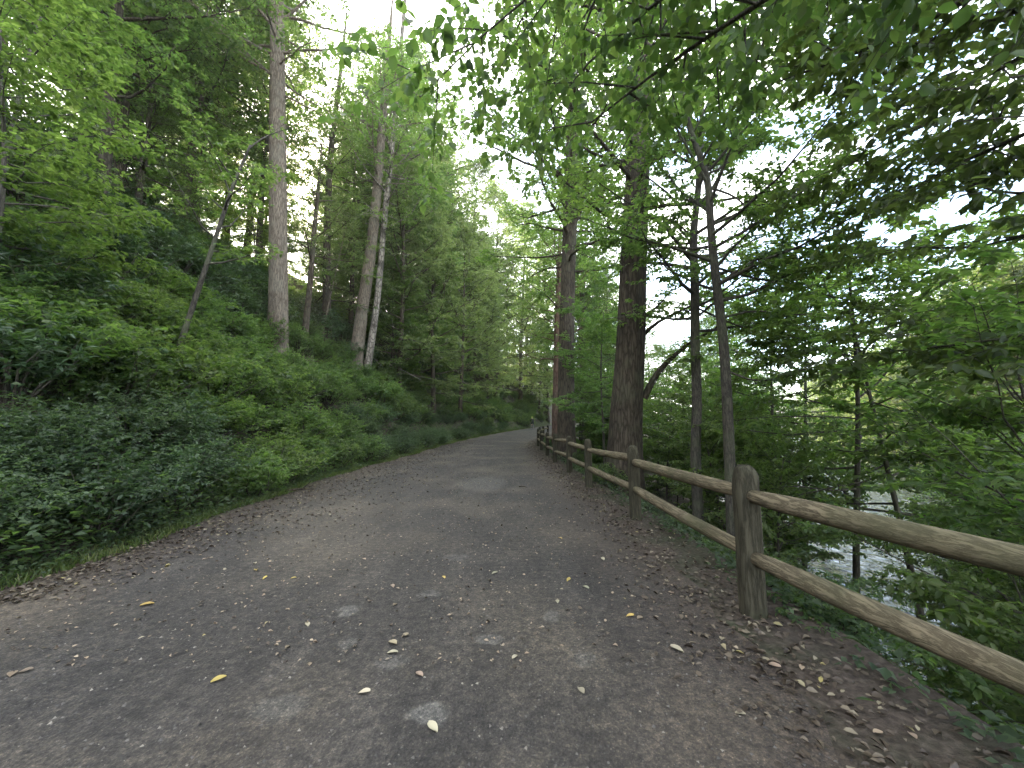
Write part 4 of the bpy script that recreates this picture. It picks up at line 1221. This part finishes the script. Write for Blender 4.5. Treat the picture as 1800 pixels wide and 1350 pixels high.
# single fallen leaves that stand out on the path
def fallen_leaf_mesh(seed, matl):
    rng = np.random.default_rng(seed)
    k_ = 6
    t = np.linspace(0, 1, k_)
    wv = 0.30 * np.sin(np.pi * np.clip(t * 0.92 + 0.04, 0, 1)) ** 0.8
    c = 0.10 * np.sin(t * 3.0 + rng.uniform(-0.5, 0.5)) + 0.03
    tw = rng.uniform(-0.25, 0.25) * (t - 0.5)
    V = []
    for sgn in (1, 0, -1):
        V.append(np.stack([(t - 0.5), sgn * wv, c + (0.10 * abs(sgn)) + sgn * tw * 0.5], -1))
    V = np.concatenate(V)
    V[:, 2] -= V[:, 2].min()
    i_ = np.arange(k_ - 1)
    F = np.concatenate([np.stack([i_ + k_, i_ + k_ + 1, i_ + 1, i_], -1), np.stack([i_ + 2 * k_, i_ + 2 * k_ + 1, i_ + k_ + 1, i_ + k_], -1)])
    return np_mesh("fallen_leaf", V, [F], [matl], smooth=True)


lm = {c_: [fallen_leaf_mesh(400 + q + 10 * w_, M[c_]) for q in range(4)] for w_, c_ in enumerate(('leaf_gold', 'leaf_tan', 'leaf_pale'))}
rl = random.Random(8)


def fallen(px, py, size, c_, label, group=None, rz=None):
    h = hit(px, py, 1.2)
    o = put("fallen_leaf", lm[c_][rl.randrange(4)])
    o.location = (h[0], h[1], h[2] + 0.009)
    o.rotation_euler = (rl.uniform(-0.12, 0.12), rl.uniform(-0.12, 0.12), rl.uniform(0, 6.28) if rz is None else rz)
    o.scale = (size, size, size)
    tag(o, label, "leaf", group)


fallen(258, 1067, 0.085, 'leaf_gold', "golden yellow fallen leaf alone on the left half of the path", rz=0.5)
fallen(384, 1201, 0.070, 'leaf_gold', "small yellow leaf lying lower left on the path", rz=0.7)
fallen(1190, 1146, 0.085, 'leaf_pale', "pale yellow curled leaf on the right side of the path", rz=2.3)
fallen(1108, 1086, 0.060, 'leaf_gold', "small yellow leaf right of the middle of the path", rz=0.2)
fallen(690, 1134, 0.075, 'leaf_tan', "tan leaf in the middle of the path, above a smaller pale one")
fallen(690, 1153, 0.065, 'leaf_pale', "small pale leaf just below a tan leaf mid-path")
fallen(737, 1192, 0.055, 'leaf_tan', "round pinkish leaf above the pale worn patch")
fallen(1022, 1219, 0.055, 'leaf_pale', "pale leaf lying near the lower middle right of the path")
for px, py, c_ in [(466, 1019, 'leaf_gold'), (516, 1019, 'leaf_gold'), (450, 1005, 'leaf_gold'), (448, 992, 'leaf_pale'), (780, 1018, 'leaf_gold'), (1000, 1022, 'leaf_gold'), (1030, 1035, 'leaf_pale'), (690, 1033, 'leaf_tan'),
                   (694, 1066, 'leaf_tan'), (540, 1102, 'leaf_pale'), (505, 1142, 'leaf_tan'), (712, 1122, 'leaf_tan'), (1140, 998, 'leaf_tan'), (950, 932, 'leaf_tan'), (1010, 920, 'leaf_tan'), (905, 1160, 'leaf_pale'),
                   (1180, 1045, 'leaf_tan'), (1215, 1040, 'leaf_tan'), (1362, 1176, 'leaf_tan'), (1410, 1180, 'leaf_tan'), (1545, 1296, 'leaf_tan'), (1302, 1262, 'leaf_pale'), (1605, 1300, 'leaf_tan'), (640, 1223, 'leaf_pale'),
                   (760, 1288, 'leaf_pale'), (270, 1010, 'leaf_tan'), (455, 910, 'leaf_tan'), (560, 905, 'leaf_pale'), (590, 915, 'leaf_pale'), (620, 925, 'leaf_tan'), (360, 985, 'leaf_tan'), (20, 1192, 'leaf_tan'), (45, 1185, 'leaf_tan'),
                   (985, 948, 'leaf_gold'), (1000, 918, 'leaf_tan'), (980, 1060, 'leaf_pale'), (1125, 1090, 'leaf_tan'), (870, 1010, 'leaf_pale'), (640, 985, 'leaf_tan'), (1060, 985, 'leaf_pale')]:
    g = "dry leaves scattered on the path"
    lab = {'leaf_gold': "small yellow leaf scattered on the grey path", 'leaf_tan': "dry tan leaf scattered on the grey path", 'leaf_pale': "small pale leaf fleck on the grey path"}[c_]
    fallen(px, py, rl.uniform(0.045, 0.07), c_, lab, {'leaf_gold': "yellow leaves scattered on the path", 'leaf_tan': g, 'leaf_pale': "pale leaves scattered on the path"}[c_])

# dead stick at the left edge, twig on the path, fallen boughs by the twin trunks
def stick(name, label, pts, r, matl, forks=()):
    base = np.array(pts[0], float)
    w = Wood()
    p, _ = smooth_poly([np.array(q) - base for q in pts], np.ones(len(pts)), 10)
    w.tube(p, np.linspace(r, r * 0.35, 10), 7, 0.06, rngc)
    for t_, d_, l_ in forks:
        a_, _ = along(p, t_)
        w.tube(limb_pts(a_[0], d_, l_, rngc, 4, 0.15), np.linspace(r * 0.5, r * 0.15, 5), 5)
    o = put(name, w.mesh(name, matl), loc=base)
    tag(o, label, "stick" if 'stick' in name or 'twig' in name else "branch")


a0, a1 = hit(500, 866), hit(552, 862)
stick("fallen_stick", "short dark stick lying at the left edge of the path", [a0 + (0, 0, 0.03), (a0 + a1) / 2 + (0, 0, 0.06), a1 + (0, 0, 0.03)], 0.028, M['bark_dark'], [(0.6, (0.3, 0.2, 0.35), 0.25)])
a0, a1 = hit(912, 857), hit(926, 858)
stick("fallen_twig", "thin dark twig lying across the middle of the path", [a0 + (0, 0, 0.02), (a0 + a1) / 2 + (0, 0.03, 0.03), a1 + (0, 0, 0.02)], 0.012, M['bark_dark'], [(0.4, (0.2, 0.5, 0.1), 0.1)])
for px, py, qx, qy, lab in [(660, 632, 740, 668, "long bleached bough lying beside the foot of the twin trunks"), (690, 668, 655, 628, "short bleached branch stub poking up right of the twin trunks")]:
    h = hit(px, py + 14)
    A, B = P(px, py, h[1] - 0.6), P(qx, qy, h[1] - 1.2)
    stick("dead_bough", lab, [A, (A + B) / 2 + (0, 0, 0.15), B], 0.05, M['dead_wood'], [(0.3, (0.3, -0.2, 0.8), 0.7), (0.55, (0.5, -0.3, 0.6), 0.6)])

# grey rock outcrop high on the left bank
import bmesh
from mathutils import noise as mnoise
def boulder(name, label, loc, size, seed):
    bm = bmesh.new()
    bmesh.ops.create_icosphere(bm, subdivisions=4, radius=1.0)
    for v in bm.verts:
        c = v.co * 1.1 + Vector((seed, seed * 2, 0))
        d = mnoise.noise(c) * 0.45 + mnoise.noise(c * 2.6) * 0.2 + mnoise.noise(c * 6) * 0.06
        v.co *= 1 + d
        v.co.x *= size[0]; v.co.y *= size[1]; v.co.z *= size[2]
    me = bpy.data.meshes.new(name)
    bm.to_mesh(me); bm.free()
    me.materials.append(M['rock'])
    tag(put(name, me, loc=loc), label, "rock")


M['rock'] = bark_mat("schist_rock", (0.06, 0.058, 0.055), (0.24, 0.23, 0.21), lichen=(0.16, 0.17, 0.11), lf=0.5, zs=2.2, scale=6, bump=0.8)
boulder("rock_outcrop", "grey rock outcrop jutting from the undergrowth high on the left bank", rock + (0, -0.3, 0.2), (0.6, 0.6, 0.5), 3.1)

# thin evening haze, glowing towards the low sun
HAZE = 0.0005
bm = bmesh.new()
bmesh.ops.create_cube(bm, size=1.0)
for v in bm.verts: v.co = Vector((v.co.x * 900 + 10, v.co.y * 700 + 270, (v.co.z + 0.5) * 85 - 6.0))
hz = bpy.data.meshes.new("haze"); bm.to_mesh(hz); bm.free()
m, n, l, out = new_mat("thin_haze")
pv = n.new("ShaderNodeVolumePrincipled")
pv.inputs["Color"].default_value = (0.95, 0.97, 0.93, 1)
pv.inputs["Density"].default_value = HAZE
pv.inputs["Anisotropy"].default_value = 0.7
l.new(pv.outputs[0], out.inputs["Volume"])
hz.materials.append(m)
tag(put("haze", hz), kind="stuff")

# ------------------------------------------------------------------ far cyclist
YK = 56.0
XK = float(P(936, 750, YK)[0])
zk = gz(XK, YK) + 0.008
cyc_loc = np.array((XK, YK, zk))
M['tyre'] = plain_mat("tyre_rubber", (0.02, 0.02, 0.02), 0.8)
M['rim'] = plain_mat("rim_metal", (0.45, 0.45, 0.46), 0.35, 0.8)
M['frame'] = plain_mat("frame_paint", (0.03, 0.035, 0.045), 0.35)
M['jersey'] = plain_mat("jersey_cloth", (0.018, 0.018, 0.022), 0.85)
M['skin'] = plain_mat("skin", (0.42, 0.26, 0.19), 0.55, noise=0.08)
M['helmet'] = plain_mat("helmet_shell", (0.55, 0.75, 0.05), 0.4, noise=0.05)
M['shoe'] = plain_mat("shoe", (0.55, 0.55, 0.55), 0.6)
bike = tag(empty("bicycle", cyc_loc, 0.25), "dark bicycle under a rider at the far bend of the path", "bicycle")
for yy in (-0.52, 0.52):
    th = np.linspace(0, 2 * math.pi, 25)
    c_ = np.stack([np.zeros(25), yy + 0.335 * np.cos(th), 0.345 + 0.335 * np.sin(th)], -1)
    w = Wood(); w.tube(c_, np.full(25, 0.02), 8, cap=False)
    wheel = put("wheel", w.mesh("tyre", M['tyre']), bike)
    w = Wood(); w.tube(np.stack([c_[:, 0], yy + (c_[:, 1] - yy) * 0.92, 0.345 + (c_[:, 2] - 0.345) * 0.92], -1), np.full(25, 0.010), 6, cap=False)
    for q in range(10):
        a_ = q / 10 * 2 * math.pi
        w.tube([(0, yy, 0.345), (0, yy + 0.31 * math.cos(a_), 0.345 + 0.31 * math.sin(a_))], [0.002, 0.002], 3, cap=False)
    put("rim", w.mesh("rim", M['rim']), wheel)
w = Wood()
for a_, b_ in [((0, -0.1, 0.30), (0, -0.22, 0.85)), ((0, -0.2, 0.80), (0, 0.36, 0.86)), ((0, -0.1, 0.30), (0, 0.38, 0.78)), ((0.04, -0.52, 0.345), (0, -0.2, 0.80)), ((-0.04, -0.52, 0.345), (0, -0.2, 0.80)),
               ((0.04, -0.52, 0.345), (0, -0.1, 0.30)), ((-0.04, -0.52, 0.345), (0, -0.1, 0.30)), ((0, 0.35, 0.92), (0, 0.41, 0.70)), ((0.045, 0.42, 0.70), (0.045, 0.52, 0.345)), ((-0.045, 0.42, 0.70), (-0.045, 0.52, 0.345))]:
    w.tube([a_, b_], [0.017, 0.017], 8)
put("frame", w.mesh("frame", M['frame']), bike)
w = Wood()
w.tube([(-0.29, 0.30, 0.98), (-0.2, 0.36, 0.97), (0, 0.37, 0.96), (0.2, 0.36, 0.97), (0.29, 0.30, 0.98)], [0.014] * 5, 8)
put("handlebar", w.mesh("handlebar", M['frame']), bike)
w = Wood()
w.tube([(0, -0.36, 0.90), (0, -0.28, 0.915), (0, -0.16, 0.91), (0, -0.08, 0.905)], [0.07, 0.06, 0.03, 0.02], 10)
put("saddle", w.mesh("saddle", M['tyre']), bike)
w = Wood()
w.tube([(-0.09, -0.08, 0.14), (0.09, -0.08, 0.14)], [0.01, 0.01], 6); w.tube([(0.08, -0.1, 0.30), (0.09, -0.08, 0.14)], [0.012, 0.01], 6)
w.tube([(-0.08, -0.1, 0.30), (-0.09, -0.12, 0.46)], [0.012, 0.01], 6)
put("crank", w.mesh("crank", M['rim']), bike)


def skin_body(name, verts, edges, rads, mats, pick, parent=None, loc=None):
    me = bpy.data.meshes.new("tmp")
    me.from_pydata([tuple(v) for v in verts], edges, [])
    o = bpy.data.objects.new("tmp", me)
    col.objects.link(o)
    o.modifiers.new("skin", 'SKIN').use_smooth_shade = True
    ss_ = o.modifiers.new("sub", 'SUBSURF'); ss_.levels = 1; ss_.render_levels = 1
    for sv, r_ in zip(me.skin_vertices[0].data, rads):
        sv.radius = (r_, r_)
    me.skin_vertices[0].data[0].use_root = True
    dg = bpy.context.evaluated_depsgraph_get()
    dg.update()
    res = bpy.data.meshes.new_from_object(o.evaluated_get(dg))
    bpy.data.objects.remove(o)
    res.materials.clear()
    for m_ in mats: res.materials.append(m_)
    for p_ in res.polygons: p_.material_index = pick(p_.center)
    return put(name, res, parent, loc)


bv = [(0, -0.22, 0.98), (0, -0.12, 1.14), (0, 0.02, 1.32), (0, 0.10, 1.42), (0, 0.15, 1.50), (0, 0.18, 1.58), (0, 0.19, 1.68)]
br = [0.135, 0.125, 0.14, 0.10, 0.052, 0.075, 0.088]
be = [(0, 1), (1, 2), (2, 3), (3, 4), (4, 5), (5, 6)]
for sx in (-1, 1):
    k0 = len(bv)
    bv += [(sx * 0.18, 0.06, 1.38), (sx * 0.26, 0.14, 1.18), (sx * 0.27, 0.27, 1.03), (sx * 0.27, 0.33, 1.00)]
    br += [0.058, 0.045, 0.032, 0.030]
    be += [(3, k0), (k0, k0 + 1), (k0 + 1, k0 + 2), (k0 + 2, k0 + 3)]
    for f_ in range(4):                                        # fingers curled over the grip
        kf = len(bv)
        fx = sx * (0.235 + 0.022 * f_)
        bv += [(fx, 0.375, 1.005), (fx, 0.392, 0.985), (fx, 0.385, 0.962)]
        br += [0.010, 0.009, 0.008]
        be += [(k0 + 3, kf), (kf, kf + 1), (kf + 1, kf + 2)]
    kf = len(bv)
    bv += [(sx * 0.235, 0.33, 0.975), (sx * 0.22, 0.36, 0.955)]
    br += [0.012, 0.009]
    be += [(k0 + 3, kf), (kf, kf + 1)]
    k1 = len(bv)
    knee = (sx * 0.11, 0.20, 0.72) if sx < 0 else (sx * 0.11, 0.12, 0.60)
    ank = (sx * 0.10, -0.12, 0.54) if sx < 0 else (sx * 0.10, -0.14, 0.22)
    toe = (sx * 0.10, 0.04, 0.49) if sx < 0 else (sx * 0.10, 0.03, 0.17)
    bv += [(sx * 0.10, -0.16, 0.94), knee, ank, toe]
    br += [0.098, 0.062, 0.040, 0.036]
    be += [(0, k1), (k1, k1 + 1), (k1 + 1, k1 + 2), (k1 + 2, k1 + 3)]


def body_pick(c):
    if c.z > 1.46: return 1
    if c.y > 0.20 and c.z > 0.93: return 1
    if c.z < 0.60 and (c.y > -0.06 or c.z < 0.18) and c.z < 0.56 and c.y > -0.07: return 2
    if c.z < 0.70 and c.y < 0.1: return 1
    return 0


person = tag(empty("person", cyc_loc, 0.25), "cyclist in dark clothes and a bright yellow helmet riding at the far bend", "person")
skin_body("body", bv, be, br, [M['jersey'], M['skin'], M['shoe']], body_pick, person)
bm = bmesh.new()
bmesh.ops.create_uvsphere(bm, u_segments=20, v_segments=12, radius=1.0)
bmesh.ops.delete(bm, geom=[v for v in bm.verts if v.co.z < -0.15], context='VERTS')
for v in bm.verts: v.co = Vector((v.co.x * 0.105, v.co.y * 0.14 + 0.19, v.co.z * 0.11 + 1.70))
hm = bpy.data.meshes.new("helmet"); bm.to_mesh(hm); bm.free(); hm.materials.append(M['helmet'])
put("helmet", hm, person)

print("Ys", Y1, Y2, Y3, Y4, Y5, Y6, b7, YC, YD, hollow, rock)
print("SCENE objects", len(bpy.data.objects), "tris", sum(len(m_.loop_triangles) or sum(len(p.vertices) - 2 for p in m_.polygons) if len(m_.polygons) < 2000 else len(m_.polygons) for m_ in bpy.data.meshes))
